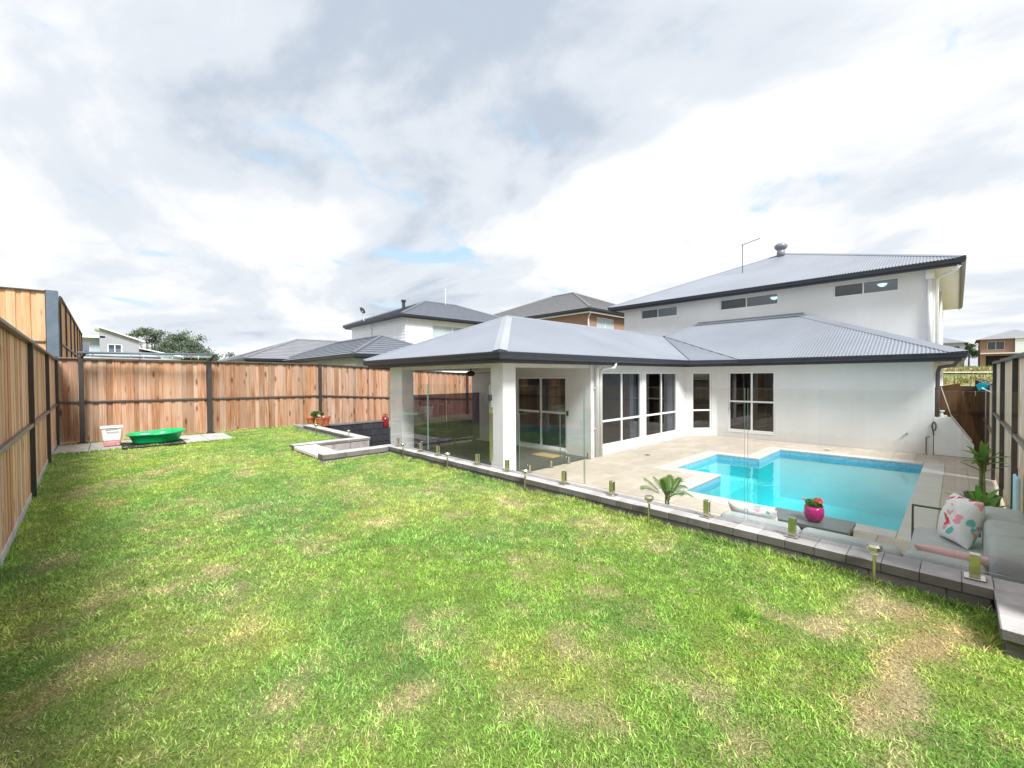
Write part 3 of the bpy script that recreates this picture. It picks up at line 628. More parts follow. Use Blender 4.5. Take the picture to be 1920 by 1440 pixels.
# ------------------------------------------------------------------ timber fences
_pal = {}
def paling_meshes(mat):
    if mat.name in _pal: return _pal[mat.name]
    L = []
    for k in range(5):
        w = (0.150, 0.146, 0.153, 0.148, 0.151)[k]; b = MB(); rn_ = random.Random(k)
        zs_ = [0, .25, .5, .75, 1]; vs = []
        for z in zs_:
            o1, o2 = rn_.uniform(-.0025, .0025), rn_.uniform(-.0025, .0025); t = rn_.uniform(-.002, .002)
            vs += [(-w/2+o1, -.008+t, z), (w/2+o2, -.008+t, z), (w/2+o2, .008+t, z), (-w/2+o1, .008+t, z)]
        fs = [(0, 3, 2, 1), (16, 17, 18, 19)]
        for i in range(4):
            for q in range(4): fs.append((i*4+q, i*4+(q+1) % 4, (i+1)*4+(q+1) % 4, (i+1)*4+q))
        b.add(vs, fs); L.append(b.mesh('paling', mat))
    _pal[mat.name] = L; return L
def fence(label, p, q, ztop, zbase, posts, side, mat, zrails, pitch=0.25, post_w=0.055, rail_mat=None, post_extra=0.03, plinth=None, cap=True, group=None):
    """palings from p to q; side=+1: seen face on the left of p->q. ztop/zbase callables of distance."""
    P = Vector((*p, 0)); Q = Vector((*q, 0)); d = (Q-P).normalized(); nn = Vector((-d.y, d.x, 0))*side; T = (Q-P).length; ang = math.atan2(d.y, d.x)
    th = thing('timber_fence', label, 'fence', (P.x, P.y, zbase(0)), group); ms = paling_meshes(mat); rail_mat = rail_mat or M_rail
    t = 0.075; k = 0
    while t < T:
        off = 0.030 if k % 2 == 0 else 0.008
        c = P+d*t+nn*off; zb = zbase(t); zt = ztop(t)-0.03
        inst('paling', random.choice(ms), (c.x, c.y, zb), ang+(math.pi if side < 0 else 0)+random.uniform(-.012, .012), (random.uniform(.98, 1.03) if k % 2 == 0 else 1.02, 1, zt-zb-random.uniform(0, .004)), th)
        t += pitch/2*random.uniform(.94, 1.06); k += 1
    for a, e in zip(posts[:-1], posts[1:]):
        for zr, hh in [(lambda t, z=z: z(t), 0.05) for z in zrails]:
            A = P+d*(a+post_w/2)+nn*0.06; E = P+d*(e-post_w/2)+nn*0.06
            MB().bar((A.x, A.y, zr(a)), (E.x, E.y, zr(e)), 0.038, 0.045).build('rail', rail_mat, th, 0.006)
        if cap:
            A = P+d*(a+post_w/2)+nn*0.045; E = P+d*(e-post_w/2)+nn*0.045
            MB().bar((A.x, A.y, ztop(a)-0.012), (E.x, E.y, ztop(e)-0.012), 0.10, 0.034).build('capping', rail_mat, th, 0.006)
    for a in posts:
        A = P+d*a+nn*0.058
        MB().bar((A.x, A.y, zbase(a)-0.04), (A.x, A.y, ztop(a)+post_extra), post_w, post_w, up=(d.x, d.y, 0)).build('post', M_steel, th, 0.005)
    if plinth:
        A = P+nn*0.02; E = Q+nn*0.02
        MB().bar((A.x, A.y, zbase(0)-0.0), (E.x, E.y, zbase(T)-0.0), 0.05, 0.16).build('plinth', plinth, th, 0.006)
    return th
# back fence
XB0 = -0.93
def bft(t):
    x = t+XB0
    return 2.035-0.0085*(x+.9) if x < 5.05 else 1.985-0.0515*(x-5.05)
fence('long weathered paling fence with charcoal posts across the back of the lawn', (XB0, 14.58), (13.6, 14.58), bft, lambda t: 0.0 if t+XB0 < 5.05 else -0.05,
      [0.04, 2.97, 6.0, 9.05, 12.09, 14.4], -1, M_wood, [lambda t: bft(t)-1.055-(0.03 if t > 6 else 0)], post_w=.085)
# left fence
lft = lambda t: 1.985
fence('paling fence receding along the left edge of the lawn', (-0.468, -3.0), (-0.93, 14.5), lft, lambda t: 0.02, [1.5, 4.6, 7.75, 11.0, 14.2, 17.42], -1, M_wood_left, [lambda t: 0.945], plinth=M_cap, pitch=0.2)
# right fence, high part next to the deck
fence('tall bleached paling fence beside the sofa along the right edge', (3.6, -0.53), (11.76, -0.53), lambda t: 1.70, lambda t: ZD+0.16, [0.1, 2.1, 4.13, 6.16, 8.13], 1, M_wood_dry, [lambda t: 0.77], plinth=M_wood_dry, pitch=0.2)
fence('lower paling fence beyond the tall right fence, behind the teal scoop', (11.84, -0.53), (23.5, -0.53), lambda t: 1.30, lambda t: ZD-0.05, [0.05, 2.2, 4.4, 6.6, 8.8, 11.0], 1, M_wood_dry, [lambda t: 0.35], pitch=0.22)
# neighbour's taller fence over the left corner
fence('fresh pine fence panel high behind the left corner, facing the lawn', (-3.6, 16.62), (-1.15, 16.62), lambda t: 3.86, lambda t: 1.4, [0.2, 2.44], -1, M_wood_new, [lambda t: 2.52], rail_mat=M_rail, post_w=.02)
fence('fresh pine fence receding high behind the left corner', (-0.98, 16.8), (-0.98, 30.6), lambda t: 3.80, lambda t: 1.4, [0.3, 2.5, 4.8, 7.1, 9.3, 11.5, 13.6], -1, M_wood_new, [lambda t: 2.52], pitch=0.22, post_w=.04)
cpst = thing('steel_corner_post', 'blue-grey steel channel corner post above the left fence corner', 'post', (-1.05, 16.6, 0))
for (x0, y0, x1, y1) in ((-1.15, 16.50, -0.93, 16.515), (-1.05, 16.515, -1.035, 16.70), (-1.15, 16.70, -0.93, 16.715)):
    MB().box(x0, y0, -0.6, x1, y1, 3.88).build('flange', M_blue_steel, cpst, 0.003)
eb = tag(MB().box(-8, 16.7, -0.62, -1.0, 60, 1.5).build('raised_bank', simple('bank_soil', (0.30, 0.22, 0.14), 0.95, 0.3, 2)), kind='structure')

# ------------------------------------------------------------------ house
HX, HY = 14.57, 6.15
house = thing('house', 'white rendered two-storey house with grey corrugated hip roofs and covered patio', 'house', (14.57, 6.15, -0.5))
def wall(p, q, z0, z1, openings, mat, parent, th=0.12, side=1, name='wall'):
    """p->q seen face; thickness extends to the left (side=1) or right. openings: (t0,t1,b0,b1)"""
    P = Vector((*p, 0)); Q = Vector((*q, 0)); d = (Q-P).normalized(); nn = Vector((-d.y, d.x, 0))*side; T = (Q-P).length
    ts = sorted({0, T, *[o[0] for o in openings], *[o[1] for o in openings]}); zs = sorted({z0, z1, *[o[2] for o in openings], *[o[3] for o in openings]})
    def solid(i, k):
        if i < 0 or k < 0 or i >= len(ts)-1 or k >= len(zs)-1: return False
        tm, zm = (ts[i]+ts[i+1])/2, (zs[k]+zs[k+1])/2
        return not any(o[0] < tm < o[1] and o[2] < zm < o[3] for o in openings)
    def pt(t, z, w): c = P+d*t+nn*w; return (c.x, c.y, z)
    b = MB()
    for i in range(len(ts)-1):
        for k in range(len(zs)-1):
            if not solid(i, k): continue
            a, e, g, h = ts[i], ts[i+1], zs[k], zs[k+1]
            b.add([pt(a, g, 0), pt(e, g, 0), pt(e, h, 0), pt(a, h, 0)], [(0, 1, 2, 3)]); b.add([pt(a, g, th), pt(e, g, th), pt(e, h, th), pt(a, h, th)], [(3, 2, 1, 0)])
            if not solid(i-1, k): b.add([pt(a, g, 0), pt(a, h, 0), pt(a, h, th), pt(a, g, th)], [(0, 1, 2, 3)])
            if not solid(i+1, k): b.add([pt(e, g, 0), pt(e, h, 0), pt(e, h, th), pt(e, g, th)], [(3, 2, 1, 0)])
            if not solid(i, k-1): b.add([pt(a, g, 0), pt(e, g, 0), pt(e, g, th), pt(a, g, th)], [(3, 2, 1, 0)])
            if not solid(i, k+1): b.add([pt(a, h, 0), pt(e, h, 0), pt(e, h, th), pt(a, h, th)], [(0, 1, 2, 3)])
    me = bpy.data.meshes.new(name); me.from_pydata(b.v, [], b.f); me.materials.append(mat)
    bm = bmesh.new(); bm.from_mesh(me); bmesh.ops.remove_doubles(bm, verts=bm.verts, dist=1e-4); bmesh.ops.recalc_face_normals(bm, faces=bm.faces); bm.to_mesh(me); bm.free()
    o = bpy.data.objects.new(name, me); COL.objects.link(o); setparent(o, parent); return o
def window(p, q, t0, t1, z0, z1, cols, rows, parent, side=1, fw=0.045, name='window', glassm=None, sill=True, recess=0.05, blind=None, mull=0.05):
    """cols/rows: inner split positions as fractions"""
    P = Vector((*p, 0)); Q = Vector((*q, 0)); d = (Q-P).normalized(); nn = Vector((-d.y, d.x, 0))*side
    def B(b, a, e, g, h, w0, w1):
        A = P+d*a+nn*w0; E = P+d*e+nn*w1; c0 = P+d*a+nn*w1; c1 = P+d*e+nn*w0
        vs = [(A.x, A.y, g), (c1.x, c1.y, g), (E.x, E.y, g), (c0.x, c0.y, g), (A.x, A.y, h), (c1.x, c1.y, h), (E.x, E.y, h), (c0.x, c0.y, h)]
        b.add(vs, [(0, 3, 2, 1), (4, 5, 6, 7), (0, 1, 5, 4), (1, 2, 6, 5), (2, 3, 7, 6), (3, 0, 4, 7)])
    t0 += 0.004; t1 -= 0.004; z0 += 0.004; z1 -= 0.004
    W = t1-t0; H = z1-z0; b = MB()
    B(b, t0, t1, z0, z0+fw, recess-.03, recess+.05); B(b, t0, t1, z1-fw, z1, recess-.03, recess+.05)
    B(b, t0, t0+fw, z0+fw, z1-fw, recess-.03, recess+.05); B(b, t1-fw, t1, z0+fw, z1-fw, recess-.03, recess+.05)
    ct = [t0+W*c for c in cols]; rt = [z0+H*r for r in rows]
    for c in ct: B(b, c-mull/2, c+mull/2, z0+fw, z1-fw, recess-.02, recess+.04)
    es = [t0+fw]+[x for c in ct for x in (c-mull/2, c+mull/2)]+[t1-fw]; rs = [z0+fw]+[x for r in rt for x in (r-mull/2, r+mull/2)]+[z1-fw]
    for i in range(0, len(es), 2):
        for r in rt: B(b, es[i], es[i+1], r-mull/2, r+mull/2, recess-.02, recess+.04)
    w = b.build(name, M_white, parent)
    for i in range(0, len(es), 2):
        for k in range(0, len(rs), 2):
            g = MB(); B(g, es[i]+.001, es[i+1]-.001, rs[k]+.001, rs[k+1]-.001, recess+.008, recess+.014); g.build('pane', glassm or M_pane, w)
    if sill:
        s = MB(); B(s, t0-.0, t1+.0, z0-.05, z0-.005, -.012, recess-.035); s.build('sill', M_white, w)
    if blind:
        s = MB(); B(s, t0+fw, t1-fw, z0+H*blind, z1-fw, recess+.030, recess+.038); s.build('blind', M_curtain, w)
    return w
ZE = 1.80
# wing wall with paired windows (seen from -Y)
wp, wq = (8.622, HY), (13.76, HY)
ow = [(8.95-8.622, 10.92-8.622, -.275, 1.615), (11.155-8.622, 13.13-8.622, -.275, 1.615)]
wall(wp, wq, ZD-.05, ZE, ow, M_render, house)
M_reveal = simple('pale_reveal', (0.72, 0.75, 0.78), 0.9, 0.05, 4)
for o in ow:
    w_ = window(wp, wq, *o, [0.5], [0.335], house); b = MB(); xe = 8.622+o[1]-.05
    for k in range(7): b.tube([(xe-.02-k*.045, HY+.17+(.012 if k % 2 else -.012), -.26), (xe-.02-k*.045, HY+.17+(.012 if k % 2 else -.012), 1.60)], .026, 7)
    b.build('reveal_strip', M_reveal, w_)  # pale strip stands in for the window reveal, shaped as curtain folds
# canted corner
cp, cq = (13.76, HY), (HX, 5.47)
wall(cp, cq, ZD-.05, ZE, [(0.20, 0.87, -.275, 1.615)], M_render, house); window(cp, cq, 0.20, 0.87, -.275, 1.615, [], [0.335], house)
# long rear wall
rp, rq = (HX, 5.47), (HX, 0.40)
od = (5.47-5.127, 5.47-3.79, -.275, 1.61)
wall(rp, rq, ZD-.05, ZE+.08, [od], M_render, house)
sd_ = window(rp, rq, *od, [0.51], [0.5], house, name='sliding_door')
MB().box(HX-.03, 5.03, .40, HX-.008, 5.06, .62).build('handle', M_steel, sd_)
wall((HX+.122, 0.40), (24.5, 0.40), ZD-.05, ZE+.08, [], M_render, house)
wall((24.5, 0.522), (24.5, 10.8), ZD-.05, ZE, [], M_render, house)
wall((24.378, 10.8), (8.622, 10.8), ZD-.05, ZE, [], M_render, house)
# patio wall with sliding door (seen from -X): runs from Y=10.8 down to 6.15
pp, pq = (8.5, 10.8), (8.5, HY)
po = (10.8-8.76, 10.8-6.91, -.40, 1.50)
wall(pp, pq, ZD-.05, ZE, [po], M_render, house)
pdr = window(pp, pq, *po, [0.5], [0.5], house, name='sliding_door')
MB().box(8.465, 7.80, .35, 8.48, 7.83, .58).build('handle', M_steel, pdr)
MB().box(8.46, 6.84, .50, 8.498, 6.89, .62).build('intercom', M_black, house, .004)
# interior
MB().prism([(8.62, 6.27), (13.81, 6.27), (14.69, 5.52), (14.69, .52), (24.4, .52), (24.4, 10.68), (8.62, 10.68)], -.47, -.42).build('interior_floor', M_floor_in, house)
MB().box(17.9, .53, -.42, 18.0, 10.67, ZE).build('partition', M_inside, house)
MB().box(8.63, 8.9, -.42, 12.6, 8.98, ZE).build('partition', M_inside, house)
# columns and beam
MB().box(5.62, 6.16, ZD, 5.97, 6.53, 1.80).build('column', M_cream, house, .008)
MB().box(5.62, 10.13, ZD, 5.97, 10.77, 1.80).build('column', M_cream, house, .008)
for (x0, y0, x1, y1) in ((5.64, 6.535, 5.95, 10.125), (5.975, 6.18, 8.495, 6.5), (5.975, 10.45, 8.495, 10.75)):
    MB().box(x0, y0, 1.70, x1, y1, 1.795).build('beam', M_soffit, house)
# eaves
EV = [(5.1, 5.67), (12.9, 5.67), (14.03, 4.65), (14.03, -.17), (24.6, -.17), (24.6, 11.33), (5.1, 11.33)]
MB().prism([(5.215, 5.785), (12.95, 5.785), (14.145, 4.70), (14.145, -.055), (24.6, -.055), (24.6, 11.215), (5.215, 11.215)], 1.81, 1.83).build('soffit', M_soffit, house)
def sweep(name, pts, prof, mat, parent, closed=False):
    """profile (outward offset, z); outward is to the right of travel"""
    n = len(pts); b = MB(); m = len(prof); rings = []
    for i in range(n):
        p = Vector(pts[i])
        if closed or 0 < i < n-1:
            d0 = (p-Vector(pts[i-1])).to_2d().normalized(); d1 = (Vector(pts[(i+1) % n])-p).to_2d().normalized()
        elif i == 0: d0 = d1 = (Vector(pts[1])-p).to_2d().normalized()
        else: d0 = d1 = (p-Vector(pts[i-1])).to_2d().normalized()
        n0 = Vector((d0.y, -d0.x)); n1 = Vector((d1.y, -d1.x)); mm = (n0+n1); mm = mm/(mm.dot(n0)) if mm.length > 1e-6 else n0
        rings.append([(p.x+mm.x*o, p.y+mm.y*o, p.z+z) for o, z in prof])
    b.v = [v for r_ in rings for v in r_]
    for i in range(n if closed else n-1):
        for k in range(m): b.f.append((i*m+k, i*m+(k+1) % m, ((i+1) % n)*m+(k+1) % m, ((i+1) % n)*m+k)); b.mi.append(0)
    if not closed: b.f += [tuple(range(m))[::-1], tuple((n-1)*m+k for k in range(m))]; b.mi += [0, 0]
    return b.build(name, mat, parent)
GUT = [(-.002, -.125), (.055, -.13), (.085, -.10), (.088, -.05), (.105, -.03), (.108, 0.0), (.095, 0.0), (.085, -.03), (-.002, -.03)]
FAS = [(-.03, -.20), (-.004, -.20), (-.004, -.02), (-.03, -.02)]
gl = [(24.6, 11.23, 1.96), (5.2, 11.23, 1.96), (5.2, 5.77, 1.96), (12.94, 5.77, 1.965), (14.13, 4.69, 1.985), (14.13, -.07, 1.99), (24.6, -.07, 1.99)]
sweep('gutter', gl, GUT, M_gutter, house); sweep('fascia', gl, FAS, M_gutter, house)
# corrugated facets
def facet(name, poly, mat, parent, mode='corr', pitch=0.076, amp=0.009, course=0.32, lift=0.02):
    pts = [Vector(p) for p in poly]; c = sum(pts, Vector())/len(pts); nv = Vector((0, 0, 0))
    for i in range(len(pts)):
        nv += (pts[i]-c).cross(pts[(i+1) % len(pts)]-c)
    nv.normalize()
    if nv.z < 0: nv = -nv
    if abs(nv.z) > 0.02: e = Vector((0, 0, 1)).cross(nv).normalized()
    else: e = Vector((-nv.y, nv.x, 0)).normalized()
    s = nv.cross(e).normalized()
    if s.z < 0: s = -s; e = -e
    q = [((p-c).dot(e), (p-c).dot(s)) for p in pts]
    def rng_at(val, ax):
        L = []
        for i in range(len(q)):
            p0, p1 = q[i], q[(i+1) % len(q)]; a0, a1 = p0[ax], p1[ax]
            if (a0 <= val <= a1) or (a1 <= val <= a0):
                if abs(a1-a0) < 1e-9: L += [p0[1-ax], p1[1-ax]]
                else: L.append(p0[1-ax]+(p1[1-ax]-p0[1-ax])*(val-a0)/(a1-a0))
        return (min(L), max(L)) if L else None
    b = MB()
    if mode == 'corr':
        a0 = min(x[0] for x in q)+1e-4; a1 = max(x[0] for x in q)-1e-4; n = int((a1-a0)/pitch*6)+2
        for i in range(n):
            a = a0+(a1-a0)*i/(n-1); lo, hi = rng_at(a, 0); h = amp*math.sin(2*math.pi*a/pitch)
            for t in (lo, hi): b.v.append(tuple(c+e*a+s*t+nv*h))
            if i: b.f.append((2*i-2, 2*i, 2*i+1, 2*i-1)); b.mi.append(0)
    else:
        b0 = min(x[1] for x in q); b1 = max(x[1] for x in q); n = max(1, int(round((b1-b0)/course)))
        for i in range(n):
            t0 = b0+(b1-b0)*i/n+1e-4; t1 = b0+(b1-b0)*(i+1)/n-1e-4; r0 = rng_at(t0, 1); r1 = rng_at(t1, 1)
            k = len(b.v)
            for (t, rr, h) in ((t0, r0, 0.0), (t0, r0, lift), (t1, r1, 0.0)):
                for a in rr: b.v.append(tuple(c+e*a+s*t+nv*h))
            b.f += [(k, k+1, k+3, k+2), (k+2, k+3, k+5, k+4)]; b.mi += [0, 0]
    me = bpy.data.meshes.new(name); me.from_pydata(b.v, [], b.f); me.materials.append(mat)
    if mode == 'corr': me.polygons.foreach_set('use_smooth', [True]*len(me.polygons))
    o = bpy.data.objects.new(name, me); COL.objects.link(o); setparent(o, parent); return o
TP = math.tan(R(22.8))
PK = (7.93, 8.5, 1.97+2.83*TP); AP = (16.77, 8.5, 1.97+2.83*TP)
facet('roof_sheet', [(5.1, 5.67, 1.97), (12.9, 5.67, 1.97), AP, PK], M_corr, house)
facet('roof_sheet', [(5.1, 11.33, 1.97), (5.1, 5.67, 1.97), PK], M_corr, house)
facet('roof_sheet', [(18, 11.33, 1.97), (5.1, 11.33, 1.97), PK, (18, 8.5, PK[2])], M_corr, house)
facet('roof_sheet', [(12.9, 5.67, 1.97), (14.03, 4.65, 1.98), AP], M_corr, house)
RT = (18.0, 3.8, 1.985+3.97*TP); RL = (18.0, 7.55, 1.985+3.97*TP)
facet('roof_sheet', [(14.03, 4.65, 1.985), (14.03, -.17, 1.985), RT, RL, AP], M_corr, house)
facet('roof_sheet', [(14.03, -.17, 1.985), (18.6, -.17, 1.985), (18.6, .5, 1.985+.67*TP), (18.0, .5, 1.985+.67*TP+.0), RT], M_corr, house)
def capstrip(name, a, b_, n1, n2, w, mat, parent, rise=0.02):
    """folded capping along a->b with wings of width w along directions n1, n2"""
    a = Vector(a); b_ = Vector(b_); n1 = Vector(n1).normalized()*w; n2 = Vector(n2).normalized()*w; u = Vector((0, 0, rise))
    m = MB(); m.add([a+n1+u*.6, a+u*1.5, a+n2+u*.6, b_+n1+u*.6, b_+u*1.5, b_+n2+u*.6], [(0, 1, 4, 3), (1, 2, 5, 4)])
    m.add([a+n1-u*.3, b_+n1-u*.3, b_+n1+u*.6, a+n1+u*.6], [(0, 1, 2, 3)]); m.add([a+n2-u*.3, b_+n2-u*.3, b_+n2+u*.6, a+n2+u*.6], [(3, 2, 1, 0)])
    return m.build(name, mat, parent)
cs, sn = 1, TP
capstrip('hip_capping', (5.1, 5.67, 1.975), PK, (1, 0, 0), (0, 1, 0), 0.19, M_cap_roof, house)
capstrip('hip_capping', (5.1, 11.33, 1.975), PK, (1, 0, 0), (0, -1, 0), 0.14, M_corr, house)
capstrip('ridge_capping', PK, AP, (0, -1, -TP), (0, 1, -TP), 0.14, M_corr, house)
capstrip('hip_capping', (14.03, -.17, 1.99), RT, (0, 1, 0), (1, 0, 0), 0.30, M_corr, house)
capstrip('hip_capping', AP, RL, (-.3, -1, -.15), (.5, .5, .1), 0.14, M_corr, house)
MB().add([(17.80, 7.60, RT[2]-.2*TP+.03), (17.80, 3.65, RT[2]-.2*TP+.03), (17.985, 3.8, RT[2]+.03), (17.985, 7.55, RT[2]+.03), (17.985, 3.8, RT[2]+.075), (17.985, 7.55, RT[2]+.075)], [(0, 1, 2, 3), (3, 2, 4, 5)]).build('apron_flashing', M_corr, house)
for (a, e) in ((AP, (12.9, 5.67, 1.97)), (AP, (14.03, 4.65, 1.98))):
    MB().bar((a[0], a[1], a[2]+.004), (e[0], e[1], e[2]+.004), .035, .02).build('valley_gutter', M_gutter, house)
# upper storey
UZ = 4.70
ups = [(8.43, 10.165), (4.593, 6.652), (1.277, 2.937)]
up, uq = (18.0, 11.05), (18.0, 0.5)
uo = [(11.05-b1, 11.05-b0, 4.125, 4.55) for b0, b1 in ups]
wall(up, uq, 1.9, UZ, uo, M_render, house)
M_sky_pane = glass('sky_reflection_tint', (0.50, 0.62, 0.70), 0.08, 1.1)[0]  # blue tint paints in the sky reflection of the right-hand panes
for o in uo:
    w_ = window(up, uq, *o, [0.47], [], house, sill=False, fw=.03, mull=.035)
    [c for c in w_.children if c.name.startswith('pane')][-1].data.materials[0] = M_sky_pane
wall((18.122, .5), (29.5, .5), 1.9, UZ, [], M_render, house); wall((29.5, .622), (29.5, 11.05), -.5, UZ, [], M_render, house); wall((29.378, 11.05), (18.122, 11.05), -.5, UZ, [], M_render, house)
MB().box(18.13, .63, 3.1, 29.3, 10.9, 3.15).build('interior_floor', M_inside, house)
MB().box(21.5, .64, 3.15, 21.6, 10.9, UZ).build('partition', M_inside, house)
MB().prism([(17.635, -.035), (30.0, -.035), (30.0, 11.545), (17.635, 11.545)], 4.655, 4.675).build('soffit', M_soffit, house)
for (b0, b1), dy in zip(ups, (.35, .45, .35)):
    MB().lathe([(0.02, -.10), (.07, -.085), (.12, -.04), (.13, 0)], (19.6, b0+.55, 4.65), 20).build('ceiling_lamp', M_lamp, house, smooth=True)
ug = [(30.1, 11.56, 4.79), (17.62, 11.56, 4.79), (17.62, -.05, 4.79), (30.1, -.05, 4.79)]
sweep('gutter', ug, GUT, M_gutter, house); sweep('fascia', ug, FAS, M_gutter, house)
UP = (23.43, 5.75, 4.80+5.91*TP); UR = (24.3, 5.75, 4.80+5.91*TP)
facet('roof_sheet', [(17.52, 11.66, 4.80), (17.52, -.15, 4.80), UP], M_corr, house)
facet('roof_sheet', [(17.52, -.15, 4.80), (30.1, -.15, 4.80), UR, UP], M_corr, house)
facet('roof_sheet', [(30.1, 11.66, 4.80), (17.52, 11.66, 4.80), UP, UR], M_corr, house)
facet('roof_sheet', [(30.1, -.15, 4.80), (30.1, 11.66, 4.80), UR], M_corr, house)
capstrip('hip_capping', (17.52, 11.66, 4.81), UP, (1, 0, 0), (0, -1, 0), .13, M_corr, house)
capstrip('hip_capping', (17.52, -.15, 4.81), UP, (0, 1, 0), (1, 0, 0), .13, M_corr, house)
# roof ventilator, antenna
vx, vy, vz = 22.95, 5.75, UP[2]-.10
MB().lathe([(.17, -.15), (.17, .12), (.13, .16), (.20, .20), (.27, .30), (.27, .38), (.19, .47), (.05, .50)], (vx, vy, vz), 24).build('roof_ventilator', M_corr, house, smooth=True)
ant = MB(); ax, ay, az = 20.5, 6.62, 5.98
ant.tube([(ax, ay, az-.1), (ax, ay, 7.30)], .016, 6); ant.tube([(ax, ay+.06, 7.28), (ax, ay-.72, 7.42)], .012, 6)
for k in range(9):
    y = ay-.02-k*.08; z = 7.29+k*.0155; ant.tube([(ax-.16+.008*k, y, z), (ax+.16-.008*k, y, z)], .006, 5)
ant.build('antenna', M_rail, house)
MB().box(ax-.12, ay-.04, az-.10, ax+.05, ay+.04, az-.05).build('antenna_foot', M_steel, house)
# downpipes
def pipe(pts, r=.045, m=M_pipe): return MB().tube(pts, r, 12).build('downpipe', m, house, smooth=True)
pipe([(8.66, 6.07, ZD), (8.66, 6.07, 1.66), (8.66, 6.03, 1.73)]); pipe([(8.80, 6.07, ZD), (8.80, 6.07, 1.60), (8.83, 5.98, 1.70), (8.98, 5.79, 1.72), (9.0, 5.77, 1.83)])
for z in (.2, 1.2):
    MB().box(8.60, 6.10, z, 8.86, 6.145, z+.03).build('pipe_bracket', M_pipe, house)
MB().box(17.86, .50, 4.35, 17.99, .68, 4.74).build('rain_head', M_pipe, house, .005)
pipe([(17.93, .59, 4.4), (17.93, .59, 2.1)], .055); pipe([(17.62, -.02, 4.60), (17.75, .10, 4.45), (18.02, .40, 4.40), (18.06, .44, 4.3), (18.06, .44, 0)], .045)
pipe([(22, .44, 4.5), (22, .44, 0)], .045); pipe([(14.15, .0, 1.80), (14.3, .05, 1.70), (14.62, .30, 1.66), (14.62, .33, 1.55), (14.62, .33, -.4)], .04, M_rail)
for y in (3.10, 1.75): MB().box(HX-.0025, y-.004, ZD, HX-.0005, y+.004, ZE+.07).build('control_joint', M_soffit, house)
# tap and conduit on the rear wall
MB().tube([(HX-.02, .52, ZD), (HX-.02, .52, -.05), (HX-.02, .45, -.03)], .010, 6).build('water_pipe', M_rail, house)
MB().box(HX-.05, .85, -.02, HX-.002, .89, .02).build('tap', M_inox, house, .006)

# white stepped wall with pool gear
swl = thing('equipment_wall', 'white rendered low wall with sloping top at the house corner', 'wall', (14.57, .05, ZD))
b = MB(); pr = [(.385, ZD), (.385, .45), (.10, .46), (-.24, -.10), (-.28, -.17), (-.28, ZD)]
b.v = [(14.58, y, z) for y, z in pr]+[(14.72, y, z) for y, z in pr]; k = len(pr); b.f = [tuple(range(k)), tuple(range(k, 2*k))[::-1]]+[(i, (i+1) % k, k+(i+1) % k, k+i) for i in range(k)]; b.mi = [0]*len(b.f)
b.build('wall_body', M_siding, swl, .01)
MB().bar((14.64, .09, .485), (14.64, -.245, -.075), .15, .02).build('capping', M_soffit, swl)
hs = thing('hose_coil', 'dark garden hose loop hanging at the end of the white low wall', 'hose', (14.55, .36, 0))
MB().tube([(14.545, .385+.035*math.cos(a), .22+.10*math.sin(a)) for a in np.linspace(0, 6.283, 20)]+[(14.54, .40, .1), (14.54, .39, .0)], .012, 6).build('hose_loop', M_black, hs)
MB().box(14.535, .375, .30, 14.578, .395, .34).build('hook', M_steel, hs)
wv_ = thing('pool_valve', 'small white valve fitting on top of the white low wall', 'valve', (14.64, .28, .46))
MB().lathe([(.05, 0), (.05, .05), (.03, .06), (.03, .13), (.055, .135), (.055, .16)], (14.65, .26, .455), 14).build('valve_body', M_white, wv_)
MB().tube([(14.65, .36, .48), (14.65, .16, .48)], .022, 10).build('valve_pipe', M_white, wv_)
ln = thing('leaning_panel', 'dark narrow timber panel leaning against the side of the house', 'panel', (15.3, .2, ZD))
MB().bar((15.4, -.12, ZD), (15.4, .30, 1.18), .7, .05, up=(1, 0, 0)).build('board', M_wood_dark, ln, .004)
MB().bar((15.04, -.14, ZD), (15.04, .28, 1.18), .015, .03, up=(1, 0, 0)).build('edge_strip', M_soffit, ln)

# side gate
sg = thing('side_gate', 'dark stained timber side gate between the house and right fence', 'gate', (16.5, -.05, ZD))
for i in range(7): inst('board', paling_meshes(M_wood_dark)[i % 5], (16.5, .33-i*.128, ZD), math.pi/2, (.84, 1, 1.62), sg)
for z in (-.2, .45, 1.06): MB().box(16.43, -.46, z, 16.475, .385, z+.07).build('rail', M_wood_dark, sg)
MB().box(16.43, -.02, 1.13, 16.56, .39, 1.17).build('capping', M_steel, sg); MB().box(16.43, -.46, 1.13, 16.56, -.025, 1.17).build('capping', M_steel, sg)
MB().box(16.42, -.50, ZD, 16.50, -.462, 1.16).build('post', M_steel, sg)
MB().tube([(16.42, -.33, .92), (16.40, -.33, .98), (16.42, -.33, 1.04)], .008, 6).build('latch', M_white, sg)
tl = thing('plastic_scoop', 'teal plastic scoop with white handle hooked over the fence near gate', 'scoop', (12.4, -.4, 1.2))
b = MB(); pr = [(-.10, 0, .0), (.02, 0, .05), (.10, 0, 0), (.06, 0, -.12), (-.04, 0, -.10)]
b.v = [(12.3+y*.3, -.345+x, 1.28+z) for x, y, z in pr]+[(12.42, -.345+x*.6, 1.26+z*.7) for x, y, z in pr]; b.f = [(0, 1, 2, 3, 4), (9, 8, 7, 6, 5)]+[(i, (i+1) % 5, 5+(i+1) % 5, 5+i) for i in range(5)]; b.mi = [0]*7
b.build('pan', M_teal, tl, .008); MB().tube([(12.28, -.33, 1.22), (12.2, -.47, 1.13)], .012, 8).build('handle', M_white, tl)

